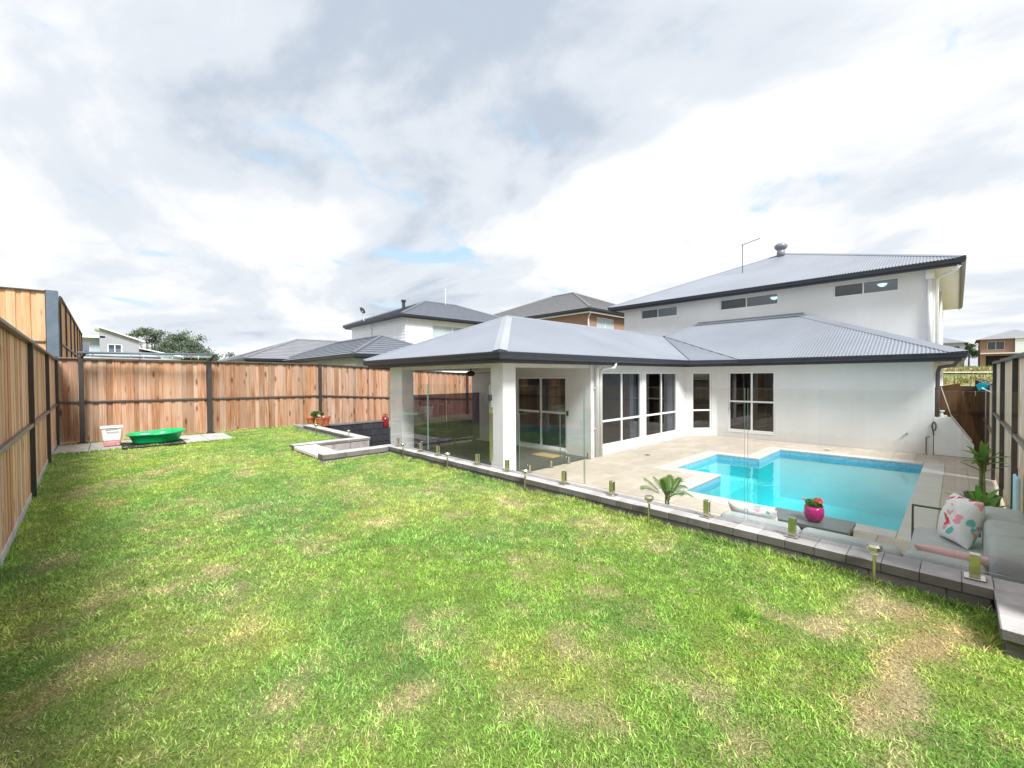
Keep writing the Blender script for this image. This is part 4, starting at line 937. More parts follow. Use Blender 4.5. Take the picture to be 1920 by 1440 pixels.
# ------------------------------------------------------------------ glass pool fences
def spigot(x, y, z, parent, h=.155):
    o = inst('spigot', SPIG, (x, y, z), 0, (1, 1, h/.155), parent)
    return o
_b = MB(); _b.cur = 0
_b.box(-.05, -.05, 0, .05, .05, .008); _b.box(-.024, -.026, .008, -.0075, .026, .155); _b.box(.0075, -.026, .008, .024, .026, .155); _b.box(-.0075, -.026, .008, .0075, .026, .045); _b.box(-.0245, -.026, .1551, .0245, .026, .159)
SPIG = _b.mesh('spigot', M_inox, .002, seg=1)
def gpanel(parent, x0, y0, x1, y1, z0, z1, name='glass_panel'):
    b = MB()
    b.box(x0, y0, z0, x1, y1, z1); o = b.mesh(name, [M_glass, M_edge, M_edge_dark])
    dx, dy = x1-x0, y1-y0
    for p in o.polygons:
        nx, ny, nz = p.normal; thin_n = abs(ny) if dx > dy else abs(nx)
        p.material_index = 0 if thin_n > 0.9 else (1 if nz > .5 else 2)  # top edge highlight is put into a paler edge colour
    ob = bpy.data.objects.new(name, o); COL.objects.link(ob); setparent(ob, parent); return ob
GX = 4.13
gf = thing('glass_pool_fence', 'frameless glass pool fence on the low wall with steel spigots', 'fence', (GX, 3.6, .15))
for (a, e) in ((-1.9, -.02), (0.0, 1.288), (1.312, 3.078), (3.092, 4.80), (4.825, 6.51), (6.535, 7.93)): 
    if a > -1: gpanel(gf, GX-.006, a, GX+.006, e, .205, 1.383)
gpanel(gf, GX-.006, -.53, GX+.006, -.02, .205, 1.383)
for y in (7.62, 6.78, 6.22, 5.13, 4.45, 3.40, 2.70, 1.645, .945, -.088): spigot(GX, y, .151, gf)
# latch on the gate next to the column
MB().box(GX-.045, 4.735, .25, GX-.012, 4.785, .98).build('gate_latch', M_inox, gf, .006); MB().lathe([(.02, 0), (.024, .02), (.03, .05), (.03, .07)], (GX-.03, 4.76, .981), 12).build('latch_knob', M_inox, gf)
for z in (.45, 1.15): MB().box(GX-.02, 4.79, z, GX+.02, 4.845, z+.09).build('hinge', M_steel, gf, .004)
g2 = thing('glass_pool_fence', 'second glass pool fence across the patio edge beside the front column', 'fence', (7.2, 6.1, ZD))
for (a, e) in ((6.0, 7.27), (7.29, 8.48)): gpanel(g2, a, 6.094, e, 6.106, ZD+.06, ZD+1.24)
for x in (6.28, 6.95, 7.55, 8.32):
    o = spigot(x, 6.10, ZD+.001, g2); o.rotation_euler = (0, 0, math.pi/2)
M_added_screen = glass('added_screen_tint', (0.42, 0.38, 0.46), 0.05, 1.1)[0]  # added screen; its dark purple tint stands in for the dim sheen here
g3 = thing('added_glass_screen', 'added dark smoked glass screen along the rear edge of the patio', 'screen', (7.2, 10.4, ZD))
for (a, e) in ((5.99, 7.22), (7.235, 8.48)):
    MB().box(a, 10.40, ZD+.05, e, 10.412, 1.02).build('glass_panel', M_added_screen, g3)  # panels of the added screen
for x in (6.25, 6.95, 7.5, 8.2):
    o = spigot(x, 10.406, ZD+.001, g3); o.rotation_euler = (0, 0, math.pi/2)

# solar garden lights
def glight(x, y, z, h, label):
    o = thing('garden_light', label, 'lamp', (x, y, z), 'solar stake lights along the wall')
    MB().tube([(x, y, z-.03), (x, y, z+h*.72)], .011, 8).build('stake', M_inox, o)
    MB().lathe([(.018, h*.72), (.022, h*.74), (.022, h*.84)], (x, y, z), 14).build('lens', M_binpl, o)
    MB().lathe([(.022, h*.84), (.044, h*.85), (.046, h*.94), (.038, h*1.0)], (x, y, z), 16).build('cap', M_inox, o)
for (y, lb) in ((7.08, 'solar stake light at the wall corner nearest the left column'), (5.66, 'solar stake light on the lawn before the glass gate'), (3.90, 'solar stake light on the lawn before the front column'), (2.14, 'solar stake light on the lawn in front of the small palm'), (.40, 'solar stake light nearest the camera in front of the sofa')):
    glight(3.94, y, .02, .27, lb)
glight(3.93, 11.6, .0, .30, 'solar stake light next to the terracotta pots'); glight(4.02, 9.72, .0, .30, 'solar stake light at the planter corner above the steps')

# ------------------------------------------------------------------ clothesline at the back fence
cl = thing('clothesline', 'folded wall clothesline on two charcoal posts at the back fence', 'clothesline', (.8, 14.3, 0))
for x in (-.46, 2.04):
    MB().box(x-.045, 14.25, .02, x+.045, 14.34, 2.06).build('post', M_steel, cl, .006); MB().box(x-.09, 14.20, .018, x+.09, 14.39, .03).build('base_plate', M_steel, cl)
    MB().bar((x, 14.3, 2.02), (x+.10, 14.06, 2.17), .05, .05).build('arm', M_steel, cl, .006)
MB().tube([(-.50, 14.05, 2.14), (2.18, 14.05, 2.17)], .028, 10).build('front_bar', M_blue_steel, cl, smooth=True)
MB().tube([(-.42, 14.28, 2.09), (1.0, 14.28, 2.06)], .024, 10).build('rear_bar', M_blue_steel, cl, smooth=True)
for k in range(5): MB().tube([(-.4, 14.09+k*.035, 2.125-k*.008), (2.1, 14.09+k*.035, 2.155-k*.016)], .003, 4).build('line', M_white, cl)
for k, x in enumerate((-.25, .42, .66, .95, 1.22, 1.45, 1.62, 1.78)):
    y = 14.09+(k % 4)*.035; MB().box(x-.008, y-.01, 2.055-(k % 3)*.01, x+.008, y+.012, 2.135).build('peg', M_white if k % 3 else M_terra, cl)

# storage tub, mat, sandpit shell
tb = thing('storage_tub', 'white plastic storage tub with pink toys inside by the back fence', 'tub', (.04, 13.1, .025))
def frustum(b, cx_, cy_, z0, w0, d0, z1, w1, d1):
    vs = [(cx_+sx*w0/2, cy_+sy*d0/2, z0) for sx, sy in ((-1, -1), (1, -1), (1, 1), (-1, 1))]+[(cx_+sx*w1/2, cy_+sy*d1/2, z1) for sx, sy in ((-1, -1), (1, -1), (1, 1), (-1, 1))]
    return b.add(vs, [(0, 3, 2, 1), (4, 5, 6, 7), (0, 1, 5, 4), (1, 2, 6, 5), (2, 3, 7, 6), (3, 0, 4, 7)])
frustum(MB(), .04, 13.1, .145, .287, .32, .43, .345, .38).build('body', M_binpl, tb, .02); frustum(MB(), .04, 13.1, .026, .27, .30, .142, .288, .32).build('toy_fill', M_pinkstuff, tb, .02)
MB().box(-.15, 12.89, .43, .23, 13.31, .46).build('rim', M_binpl, tb, .008); MB().tube([(-.05, 12.885, .40), (-.05, 12.865, .395), (.13, 12.865, .395), (.13, 12.885, .40)], .008, 6).build('handle', M_rail, tb)
mt = tag(MB().box(.19, 12.25, .023, 1.29, 13.3, .036).build('rubber_mat', M_rubber, None, .004), 'black rubber mat under the green sandpit shell', 'mat')
sh = thing('sandpit_shell', 'bright green plastic sandpit shell on the black mat', 'sandpit', (.78, 12.85, .04))
b = MB(); prof = [(.72, 0.0), (.80, .06), (.92, .20), (.97, .235), (1.03, .24), (1.03, .215)]; inn = [(.93, .235), (.84, .15), (.72, .07), (.0, .05)]
n = 48
def shp(a):
    return 1+0.07*math.cos(5*a+.6)
allp = prof[::-1]+[]
rings = [(r_, z_) for r_, z_ in [(.70, 0), (.78, .05), (.90, .19), (1.02, .215), (1.03, .24), (.96, .245), (.88, .17), (.74, .07), (.02, .055)]]
for r_, z_ in rings:
    for k in range(n):
        a = 2*math.pi*k/n; lob = shp(a) if r_ > .5 else 1
        zz_ = z_+(.045*max(0, math.cos(a-.5))**2*(r_ > .85))
        b.v.append((.78+.52*r_*lob*math.cos(a), 12.85+.40*r_*lob*math.sin(a), .037+zz_))
for i in range(len(rings)-1):
    for k in range(n): b.f.append((i*n+k, i*n+(k+1) % n, (i+1)*n+(k+1) % n, (i+1)*n+k)); b.mi.append(0)
b.f += [tuple(range(n))[::-1], tuple((len(rings)-1)*n+k for k in range(n))]; b.mi += [0, 0]
b.build('shell', M_green, sh, smooth=True)
ty = thing('toy_boat', 'small white and teal toy lying inside the green sandpit', 'toy', (.62, 12.9, .10))
MB().lathe([(.05, 0), (.10, .06), (.11, .13), (.09, .15)], (.60, 12.95, .10), 16).build('bucket', M_white, ty, smooth=True); MB().box(.55, 12.84, .09, .80, 12.90, .16).build('hull', M_teal, ty, .012)
# terracotta pots
def pot(x, y, z, r, h, label, mat=M_terra):
    o = thing('plant_pot', label, 'pot', (x, y, z), 'terracotta pots at the fence')
    MB().lathe([(r*.68, 0), (r*.95, h*.80), (r*1.05, h*.80), (r*1.08, h), (r*.96, h), (r*.90, h*.86)], (x, y, z), 24).build('pot_body', mat, o, smooth=False)
    MB().lathe([(r*.89, h*.85), (r*.5, h*.88)], (x, y, z), 18).build('soil', M_soil, o); return o
pot(4.42, 13.45, .135, .13, .19, 'terracotta pot behind the leafy one at the back fence'); pA = pot(4.58, 13.12, .135, .145, .20, 'terracotta pot with a green herb at the front of the trio'); pot(4.97, 13.85, .0, .155, .29, 'empty terracotta pot, rightmost of the trio by the fence')
def leafcloud(name, c, rad, n, size, cols, parent, squash=1.0, seed=1):
    g = np.random.default_rng(seed); P = g.normal(0, 1, (n, 3)); P /= np.linalg.norm(P, axis=1)[:, None]; P *= (g.random(n)**.45)[:, None]*np.array(rad); P += np.array(c)
    U = g.normal(0, 1, (n, 3)); U /= np.linalg.norm(U, axis=1)[:, None]; W = np.cross(U, g.normal(0, 1, (n, 3))); W /= np.linalg.norm(W, axis=1)[:, None]
    s = size*g.uniform(.6, 1.3, n)[:, None]
    Q = np.stack([P-U*s, P+W*s*.42, P+U*s, P-W*s*.42], 1).reshape(-1, 3); F_ = (np.arange(n)[:, None]*4+np.arange(4)).ravel()
    ci = np.array(cols)[g.integers(0, len(cols), n)]*g.uniform(.7, 1.25, (n, 1))
    return colmesh(name, Q, F_, np.arange(n)*4, np.repeat(ci, 4, 0), M_leaf, parent)
leafcloud('leaves', (4.52, 13.25, .42), (.19, .16, .10), 500, .035, [(.05, .12, .025), (.09, .17, .03), (.12, .19, .05)], pA, seed=3)
leafcloud('flowers', (4.55, 13.05, .40), (.14, .1, .07), 14, .03, [(.8, .75, .6)], pA, seed=5)
fe = thing('red_gas_bottle', 'dark red gas bottle standing on the charcoal wall end by the column', 'gas bottle', (7.22, 14.2, -.30))
MB().lathe([(.11, 0), (.13, .03), (.13, .30), (.10, .38), (.04, .42)], (7.24, 14.27, -.302), 20).build('bottle', M_red, fe, smooth=True)
MB().tube([(7.16, 14.27, .08), (7.16, 14.27, .19), (7.32, 14.27, .19), (7.32, 14.27, .08)], .014, 6).build('handle', M_red, fe); MB().lathe([(.03, .42), (.03, .48)], (7.24, 14.27, -.302), 10).build('valve', M_inox, fe)

# ------------------------------------------------------------------ patio things
fan = thing('ceiling_fan', 'dark ceiling fan under the patio roof', 'fan', (7.2, 9.2, 1.80))
MB().tube([(7.2, 9.2, 1.81), (7.2, 9.2, 1.66)], .018, 8).build('rod', M_black, fan); MB().lathe([(.05, -.10), (.11, -.07), (.12, 0), (.06, .04)], (7.2, 9.2, 1.63), 18).build('motor', M_black, fan)
for k in range(4):
    a = .4+k*math.pi/2; MB().bar((7.2+.13*math.cos(a), 9.2+.13*math.sin(a), 1.61), (7.2+.62*math.cos(a), 9.2+.62*math.sin(a), 1.62), .12, .012).build('blade', M_black, fan)
tag(MB().box(7.75, 6.75, ZD+.002, 8.15, 7.45, ZD+.02).build('doormat', M_mat, None, .004), 'tan doormat on the patio floor before the sliding door', 'doormat')

# ------------------------------------------------------------------ lounge
def cushion(x0, y0, z0, x1, y1, z1, r=.05): 
    return MB().box(x0, y0, z0, x1, y1, z1)
sofa = thing('corner_sofa', 'grey outdoor corner sofa in the corner behind the glass', 'sofa', (5.2, .3, ZD))
SZ = -.10
for (x0, y0, x1, y1) in ((4.42, -.44, 5.15, 1.66), (5.16, -.44, 6.2, .30)): MB().box(x0, y0, ZD+.12, x1, y1, ZD+.20).build('base_frame', M_steel, sofa, .006)
for (x, y) in ((4.46, 1.62), (5.11, 1.62), (5.11, .34), (4.46, -.40), (6.15, -.40), (6.15, .26)): MB().box(x-.025, y-.025, ZD, x+.025, y+.025, ZD+.12).build('leg', M_steel, sofa)
for (y0, y1) in ((.985, 1.65), (.315, .975)): MB().box(4.62, y0, ZD+.20, 5.14, y1, SZ).build('seat_cushion', M_cush, sofa, .045, True, 4)
for (x0, x1) in ((4.62, 5.38), (5.39, 6.18)): MB().box(x0, -.27, ZD+.20, x1, .305, SZ).build('seat_cushion', M_cush, sofa, .045, True, 4)
for (y0, y1) in ((.978, 1.66), (.292, .976), (-.16, .29)): MB().box(4.45, y0, ZD+.21, 4.64, y1, .115).build('back_cushion', M_cush, sofa, .06, True, 5)
for (x0, x1) in ((4.66, 5.16), (5.162, 5.70), (5.702, 6.25)): MB().box(x0, -.45, ZD+.21, x1, -.17, .21).build('back_cushion', M_cush, sofa, .06, True, 5)
for (y0, y1) in ((.978, 1.66), (.292, .976)): MB().tube([(4.66, y0+.03, SZ-.012), (5.10, y0+.03, SZ-.012)], .006, 6).build('piping', M_cush, sofa)
MB().box(4.40, -.45, ZD+.18, 4.44, 1.67, .02).build('back_frame', M_steel, sofa, .005)
MB().tube([(6.22, .32, ZD), (6.22, .32, .10), (6.22, -.40, .10), (6.22, -.40, ZD)], .014, 8).build('arm_frame', M_steel, sofa)
def pillow(name, c, size, th, rot, mat, label, seed=0):
    n = 14; b = MB(); g = random.Random(seed); idx_ = {}
    for s_ in (1, -1):
        for i in range(n+1):
            for j in range(n+1):
                u, v = i/n*2-1, j/n*2-1; e = (1-abs(u)**2.6)*(1-abs(v)**2.6); pin = 1-.10*(abs(u*v))**1.2+0.0
                k = 1-.09*(1-abs(v))*abs(u)**3*0; sx = u*(1-.08*(1-v*v)*abs(u)**2); sy = v*(1-.08*(1-u*u)*abs(v)**2)
                z = s_*th/2*max(e, 0)**.5*(1+.10*math.sin(5*u+seed)*math.sin(4*v+seed*2))
                if e <= 1e-6 and s_ < 0: continue
                idx_[s_, i, j] = len(b.v); b.v.append((sx*size[0]/2, sy*size[1]/2, z))
    for s_ in (1, -1):
        for i in range(n):
            for j in range(n):
                q = [idx_.get((s_, a, e), idx_.get((1, a, e))) for a, e in ((i, j), (i+1, j), (i+1, j+1), (i, j+1))]
                b.f.append(tuple(q if s_ > 0 else q[::-1])); b.mi.append(0)
    o = bpy.data.objects.new(name, b.mesh(name, mat, 0, True)); COL.objects.link(o); o.location = c; o.rotation_euler = rot
    md = o.modifiers.new('smooth', 'SUBSURF'); md.levels = 1; md.render_levels = 1
    return tag(o, label, 'cushion', 'scatter cushions on the sofa')
def face(n): return Vector(n).to_track_quat('Z', 'Y').to_euler()
pillow('cushion', (4.80, 1.43, .02), (.48, .42), .15, face((.80, 0, .55)), M_floral2, 'white floral cushion leaning on the sofa end near the palm', 2)
pillow('cushion', (5.80, -.03, .12), (.38, .48), .21, face((-.50, .83, .25)), M_floral, 'large white floral cushion with red blooms in the sofa corner', 4)
pillow('cushion', (4.86, .0, -.01), (.50, .42), .12, face((.66, 0, .75)), M_pinkfab, 'flat pink cushion lying on the corner seat', 6)
tbl = thing('coffee_table', 'low slate-grey coffee table behind the glass', 'table', (5.62, 1.05, ZD))
MB().box(5.40, .75, -.15, 5.86, 1.50, -.105).build('table_top', M_table, tbl, .004)
for (x, y) in ((5.44, .79), (5.82, .79), (5.44, 1.46), (5.82, 1.46)): MB().box(x-.022, y-.022, ZD, x+.022, y+.022, -.152).build('leg', M_timber, tbl)
for (x0, y0, x1, y1) in ((5.42, .82, 5.455, 1.43), (5.805, .82, 5.84, 1.43), (5.47, .775, 5.79, .80), (5.47, 1.45, 5.79, 1.475)): MB().box(x0, y0, -.20, x1, y1, -.152).build('apron', M_timber, tbl)
fp = thing('flower_pot', 'glossy magenta pot with coral geranium on the coffee table', 'pot', (5.60, 1.08, -.10))
PX, PY = 5.585, 1.075
MB().lathe([(.045, 0), (.075, .02), (.094, .08), (.092, .13), (.082, .165), (.074, .165), (.07, .14)], (PX, PY, -.104), 28).build('pot_body', M_magenta, fp, smooth=True)
MB().lathe([(.068, .135), (.02, .14)], (PX, PY, -.104), 16).build('soil', M_soil, fp)
leafcloud('leaves', (PX, PY, .08), (.085, .085, .055), 160, .028, [(.06, .15, .03), (.10, .20, .04)], fp, seed=8)
leafcloud('flowers', (PX-.01, PY-.04, .125), (.05, .05, .035), 170, .016, [(.85, .16, .13), (.8, .25, .2)], fp, seed=9); leafcloud('flowers', (PX+.0, PY+.095, .13), (.03, .03, .02), 26, .014, [(.85, .45, .42)], fp, seed=10)
bb = thing('bodyboard', 'pale blue foam board hanging on the right fence', 'board', (6.95, -.42, .2))
MB().box(6.75, -.455, -.05, 7.06, -.42, .42).build('foam', M_paleblue, bb, .015); MB().tube([(6.9, -.44, .42), (6.9, -.44, .50)], .006, 5).build('strap', M_black, bb)

# ------------------------------------------------------------------ palms
def frond(V_, F_, C_, base_, az, L, up, droop, nl, lw, col, g):
    pts = []
    for i in range(13):
        t = i/12; r_ = L*t*math.cos(up)*(1-.1*t); z = L*t*math.sin(up)-droop*L*t*t
        pts.append(Vector((base_[0]+r_*math.cos(az), base_[1]+r_*math.sin(az), base_[2]+z)))
    side = Vector((-math.sin(az), math.cos(az), 0))
    def quad(a, b_, c, d, cc):
        k = len(V_); V_.extend([a, b_, c, d]); F_.append((k, k+1, k+2, k+3)); C_.extend([cc]*4)
    for i in range(12):
        w = .008*(1-i/13); quad(pts[i]-side*w, pts[i]+side*w, pts[i+1]+side*w*.9, pts[i+1]-side*w*.9, (col[0]*1.1, col[1]*.9, col[2]))
    for s_ in (-1, 1):
        for k in range(nl):
            t = .22+.78*k/nl; i = min(11, int(t*12)); p = pts[i].lerp(pts[i+1], t*12-i); d = (pts[i+1]-pts[i]).normalized()
            ll = L*.42*math.sin(math.pi*min(1, .25+.72*(t-.2)/.8))*g.uniform(.85, 1.1)
            dr = (d*.75+side*s_*.75+Vector((0, 0, .12))).normalized(); mid = p+dr*ll*.5+Vector((0, 0, .01)); tip = p+dr*ll+Vector((0, 0, -.22*ll)); ww = d.cross(dr).cross(dr).normalized()*lw/2
            cc = tuple(c*g.uniform(.75, 1.25) for c in col)
            quad(p-ww*.5, p+ww*.5, mid+ww, mid-ww, cc); quad(mid-ww, mid+ww, tip+ww*.08, tip-ww*.08, cc)
def strap(V_, F_, C_, base_, az, L, up, droop, lw, col, g):
    side = Vector((-math.sin(az), math.cos(az), 0)); n_ = 8; cc = tuple(c*g.uniform(.75, 1.3) for c in col); k = len(V_)
    for i in range(n_+1):
        t = i/n_; r_ = L*t*math.cos(up)*(1-.05*t); z = L*t*math.sin(up)-droop*L*t*t
        p = Vector((base_[0]+r_*math.cos(az), base_[1]+r_*math.sin(az), base_[2]+z)); w = lw/2*max(.06, math.sin(math.pi*min(.97, .16+.84*t))**.7)
        V_.extend([p-side*w+Vector((0, 0, w*.35)), p, p+side*w+Vector((0, 0, w*.35))]); C_.extend([cc, tuple(c*1.15 for c in cc), cc])
    for i in range(n_):
        a = k+i*3; F_.append((a, a+1, a+4, a+3)); F_.append((a+1, a+2, a+5, a+4))
def palm(label, x, y, z0, hstem, specs, col, nl, lw, potspec, seed, cx_=None, mode='frond'):
    o = thing('potted_palm', label, 'palm', (x, y, z0), 'potted palms by the pool'); g = random.Random(seed); V_, F_, C_ = [], [], []
    for (az, L, up, dr) in specs: frond(V_, F_, C_, (x+g.uniform(-.03, .03), y+g.uniform(-.03, .03), z0+hstem), az, L, up, dr, nl, lw, col, g) if mode == 'frond' else strap(V_, F_, C_, (x+g.uniform(-.02, .02), y+g.uniform(-.02, .02), z0+hstem+g.uniform(-.18, .0)), az, L, up, dr, lw, col, g)
    colmesh('fronds', np.array([tuple(v) for v in V_]), np.array(F_).ravel(), np.arange(len(F_))*4, np.array(C_), M_leaf, o)
    s = MB()
    for k in range(3): s.tube([(x+.03*math.cos(k*2.1), y+.03*math.sin(k*2.1), z0+.1), (x+.015*math.cos(k*2.1), y+.015*math.sin(k*2.1), z0+hstem+.1)], [.016, .010], 6)
    s.build('stem', simple('palm_stem%d' % seed, (.20, .22, .08), .6, .2, 20), o)
    r_, h_, m_ = potspec; MB().lathe([(r_*.75, 0), (r_, h_*.9), (r_*1.06, h_), (r_*.93, h_), (r_*.88, h_*.85)], (x, y, z0+.002), 22).build('pot_body', m_, o); MB().lathe([(r_*.87, h_*.84), (r_*.3, h_*.86)], (x, y, z0), 16).build('soil', M_soil, o)
    return o
gr = random.Random(5)
palm('small green palm in a pale pot just behind the low wall', 5.02, 2.48, ZD, .44, [(R(a), l*.62, R(u), d) for a, l, u, d in ((125, .72, 50, .22), (110, .62, 58, .16), (160, .5, 72, .1), (-30, .62, 62, .2), (-50, .66, 48, .35), (20, .52, 78, .06), (-100, .55, 44, .4), (215, .5, 52, .3), (60, .5, 70, .15), (-45, .72, 38, .55), (135, .74, 40, .35))], (.10, .21, .035), 13, .0125, (.16, .30, M_cap), 21)
_g = random.Random(77)
def crown(n, l0, l1, u0, u1): return [(k*2.4+_g.uniform(-.3, .3), _g.uniform(l0, l1), R(u0+(u1-u0)*k/n), _g.uniform(.05, .35)*(1.6-k/n)) for k in range(n)]
palm('taller strap-leaved palm in a black pot by the right fence', 8.55, -.24, ZD, .82, crown(26, .22, .38, 16, 84), (.12, .29, .045), 9, .075, (.17, .34, M_black), 33, mode='strap')
palm('shorter bushy palm in a black pot behind the big floral cushion', 7.55, -.22, ZD, .42, crown(26, .26, .42, 12, 80), (.12, .30, .055), 10, .070, (.17, .30, M_black), 44, mode='strap')

# ------------------------------------------------------------------ neighbouring houses
def hiphouse(label, x0, x1, y0, y1, z0, ze, oh, pitch, wm, rm, wins=(), course=.34, roof_mode='tile', gutm=None, siding=None):
    o = thing('neighbour_house', label, 'house', ((x0+x1)/2, (y0+y1)/2, z0)); tp = math.tan(R(pitch)); gutm = gutm or M_gutter
    wx0, wx1, wy0, wy1 = x0+oh, x1-oh, y0+oh, y1-oh
    ops = {'S': [], 'W': []}
    for (f, a, e, b0, b1) in wins: ops[f].append((a, e, b0, b1))
    mkS = [(a-wx0, e-wx0, b0, b1) for a, e, b0, b1 in ops['S']]; mkW = [(wy1-e, wy1-a, b0, b1) for a, e, b0, b1 in ops['W']]
    wall((wx0, wy0), (wx1, wy0), z0, ze, mkS, wm, o); wall((wx0, wy1), (wx0, wy0+.122), z0, ze, mkW, wm, o)
    wall((wx1, wy0+.122), (wx1, wy1), z0, ze, [], wm, o); wall((wx1-.122, wy1), (wx0+.122, wy1), z0, ze, [], wm, o)
    for t in mkS: window((wx0, wy0), (wx1, wy0), *t, [.5], [], o, sill=False, blind=.02, glassm=M_glass)
    for t in mkW: window((wx0, wy1), (wx0, wy0), *t, [.5], [], o, sill=False, blind=.02, glassm=M_glass)
    if siding:
        def boards(p, q, nn, ops_):
            z = z0+.1
            while z < ze-.05:
                segs = [(0, (Vector(q)-Vector(p)).length)]
                for (a, e, b0, b1) in ops_:
                    if b0-.02 < z+.16 and z < b1+.02: segs = [s for g in segs for s in ((g[0], min(g[1], a-.02)), (max(g[0], e+.02), g[1])) if s[1]-s[0] > .05]
                d = (Vector(q)-Vector(p)).normalized()
                for (a, e) in segs:
                    A = Vector(p)+d*a; E = Vector(p)+d*e
                    m = MB(); k = .022; m.add([(A.x+nn[0]*.004, A.y+nn[1]*.004, z+.19), (E.x+nn[0]*.004, E.y+nn[1]*.004, z+.19), (E.x+nn[0]*k, E.y+nn[1]*k, z), (A.x+nn[0]*k, A.y+nn[1]*k, z), (E.x, E.y, z), (A.x, A.y, z)], [(3, 2, 1, 0), (5, 4, 2, 3)])
                    m.build('weatherboard', siding, o)
                z += .19
        zc = max(z0, ze-2.6) if ze > 4 else z0
        boards((wx0, wy0), (wx1, wy0), (0, -1), mkS); boards((wx0, wy1), (wx0, wy0), (-1, 0), mkW)
    MB().prism([(x0+.115, y0+.115), (x1-.115, y0+.115), (x1-.115, y1-.115), (x0+.115, y1-.115)], ze-.02, ze).build('soffit', M_white, o)
    lx, ly = x1-x0, y1-y0; zr = ze+.12; h = min(lx, ly)/2
    if lx >= ly: r0, r1 = (x0+h, (y0+y1)/2, zr+h*tp), (x1-h, (y0+y1)/2, zr+h*tp); fc = [[(x0, y0, zr), (x1, y0, zr), r1, r0], [(x1, y1, zr), (x0, y1, zr), r0, r1], [(x0, y1, zr), (x0, y0, zr), r0], [(x1, y0, zr), (x1, y1, zr), r1]]
    else: r0, r1 = ((x0+x1)/2, y0+h, zr+h*tp), ((x0+x1)/2, y1-h, zr+h*tp); fc = [[(x0, y1, zr), (x0, y0, zr), r0, r1], [(x1, y0, zr), (x1, y1, zr), r1, r0], [(x0, y0, zr), (x1, y0, zr), r0], [(x1, y1, zr), (x0, y1, zr), r1]]
    for p in fc: facet('roof_plane', p, rm, o, roof_mode, course=course, lift=.03, pitch=.2)
    cm = rm
    for (a, e) in (((x0, y0, zr), r0), ((x1, y0, zr), r0 if lx < ly else r1), ((x0, y1, zr), r0 if lx >= ly else r1), (r0, r1)):
        if (Vector(a)-Vector(e)).length > .3: MB().tube([(a[0], a[1], a[2]+.03), (e[0], e[1], e[2]+.03)], .08, 8).build('ridge_tile', cm, o)
    gp = [(x1, y1-.1, ze+.11), (x0+.1, y1-.1, ze+.11), (x0+.1, y0+.1, ze+.11), (x1-.1, y0+.1, ze+.11), (x1-.1, y1, ze+.11)]
    sweep('gutter', gp, GUT, gutm, o); sweep('fascia', gp, FAS, gutm, o)
    return o
hA = hiphouse('white weatherboard two-storey house behind the back fence', 13.1, 25.0, 23.5, 32.5, -.6, 5.33, .5, 22, M_siding, M_tile_roof, [('S', 15.6, 18.9, 3.55, 5.0), ('S', 14.1, 16.4, 1.6, 2.7)], siding=M_siding)
MB().tube([(13.5, 28.6, 5.30), (13.3, 28.6, 5.2), (13.53, 28.6, 4.95), (13.53, 28.6, -.5)], .05, 8).build('downpipe', M_white, hA)
b = MB(); b.lathe([(.03, -.03), (.14, -.01), (.25, .04), (.26, .05), (.14, .0), (.02, -.02)], (0, 0, 0), 20); o = b.build('satellite_dish', M_steel, hA, smooth=True)
o.matrix_parent_inverse = hA.matrix_basis.inverted(); o.location = (13.6, 30.2, 6.45); o.rotation_euler = (R(58), R(38), 0)
MB().tube([(13.75, 30.2, 5.6), (13.62, 30.2, 6.42)], .025, 6).build('dish_mast', M_white, hA)
MB().lathe([(.12, -.3), (.12, .25), (.18, .28), (.18, .42)], (16.1, 28.6, 6.9), 14).build('roof_vent', M_gutter, hA); MB().tube([(19.4, 27.9, 7.2), (19.4, 27.9, 8.5)], .02, 6).build('antenna_mast', M_white, hA); MB().tube([(19.4, 27.7, 8.4), (19.4, 28.1, 8.5)], .015, 5).build('antenna_head', M_white, hA)
hC = hiphouse('low tiled roof house right behind the back fence', 8.1, 13.7, 19.0, 31.0, -.6, 2.5, .5, 22.5, M_bluesiding, M_tile_roof, [('W', 19.9, 21.3, 1.1, 2.2), ('W', 22.4, 24.2, 1.1, 2.2)], siding=None)
MB().lathe([(.08, -.05), (.08, .02), (.10, .03), (.10, .06)], (12.9, 18.95, 2.75), 10).build('pipe_cap', M_white, hC)
hB = hiphouse('brown brick two-storey house with tiled roof behind the patio', 22.1, 34.3, 16.0, 30.5, -.6, 5.75, .55, 22.8, M_brick, M_tile_roof2, [('S', 23.6, 25.6, 4.3, 5.45)], gutm=M_gutter)
MB().tube([(22.5, 16.2, 5.7), (22.58, 16.45, 5.4), (22.58, 16.5, 5.2), (22.58, 16.5, 0)], .05, 8).build('downpipe', M_soffit, hB); sweep('barge_board', [(22.25, 30.4, 5.86), (22.25, 16.15, 5.86), (34.2, 16.15, 5.86)], [(-.03, -.28), (.0, -.28), (.0, -.14), (-.03, -.14)], M_soffit, hB)
hD = hiphouse('wide low grey-roofed house left of the white neighbour', 6.0, 22.0, 30.0, 38.8, -.6, 2.65, .5, 20.5, M_brick, M_far_roof, [], roof_mode='tile')
hE = hiphouse('far low grey roof to the right of the tree', 9.0, 21.0, 52.0, 63.0, -.4, 3.2, .5, 21, M_soffit, M_tile_roof2, [])
hF = hiphouse('farthest low roof peeking between the rooftops', 17.0, 27.0, 68.0, 77.0, -.2, 4.2, .5, 21, M_siding, M_far_roof, [])
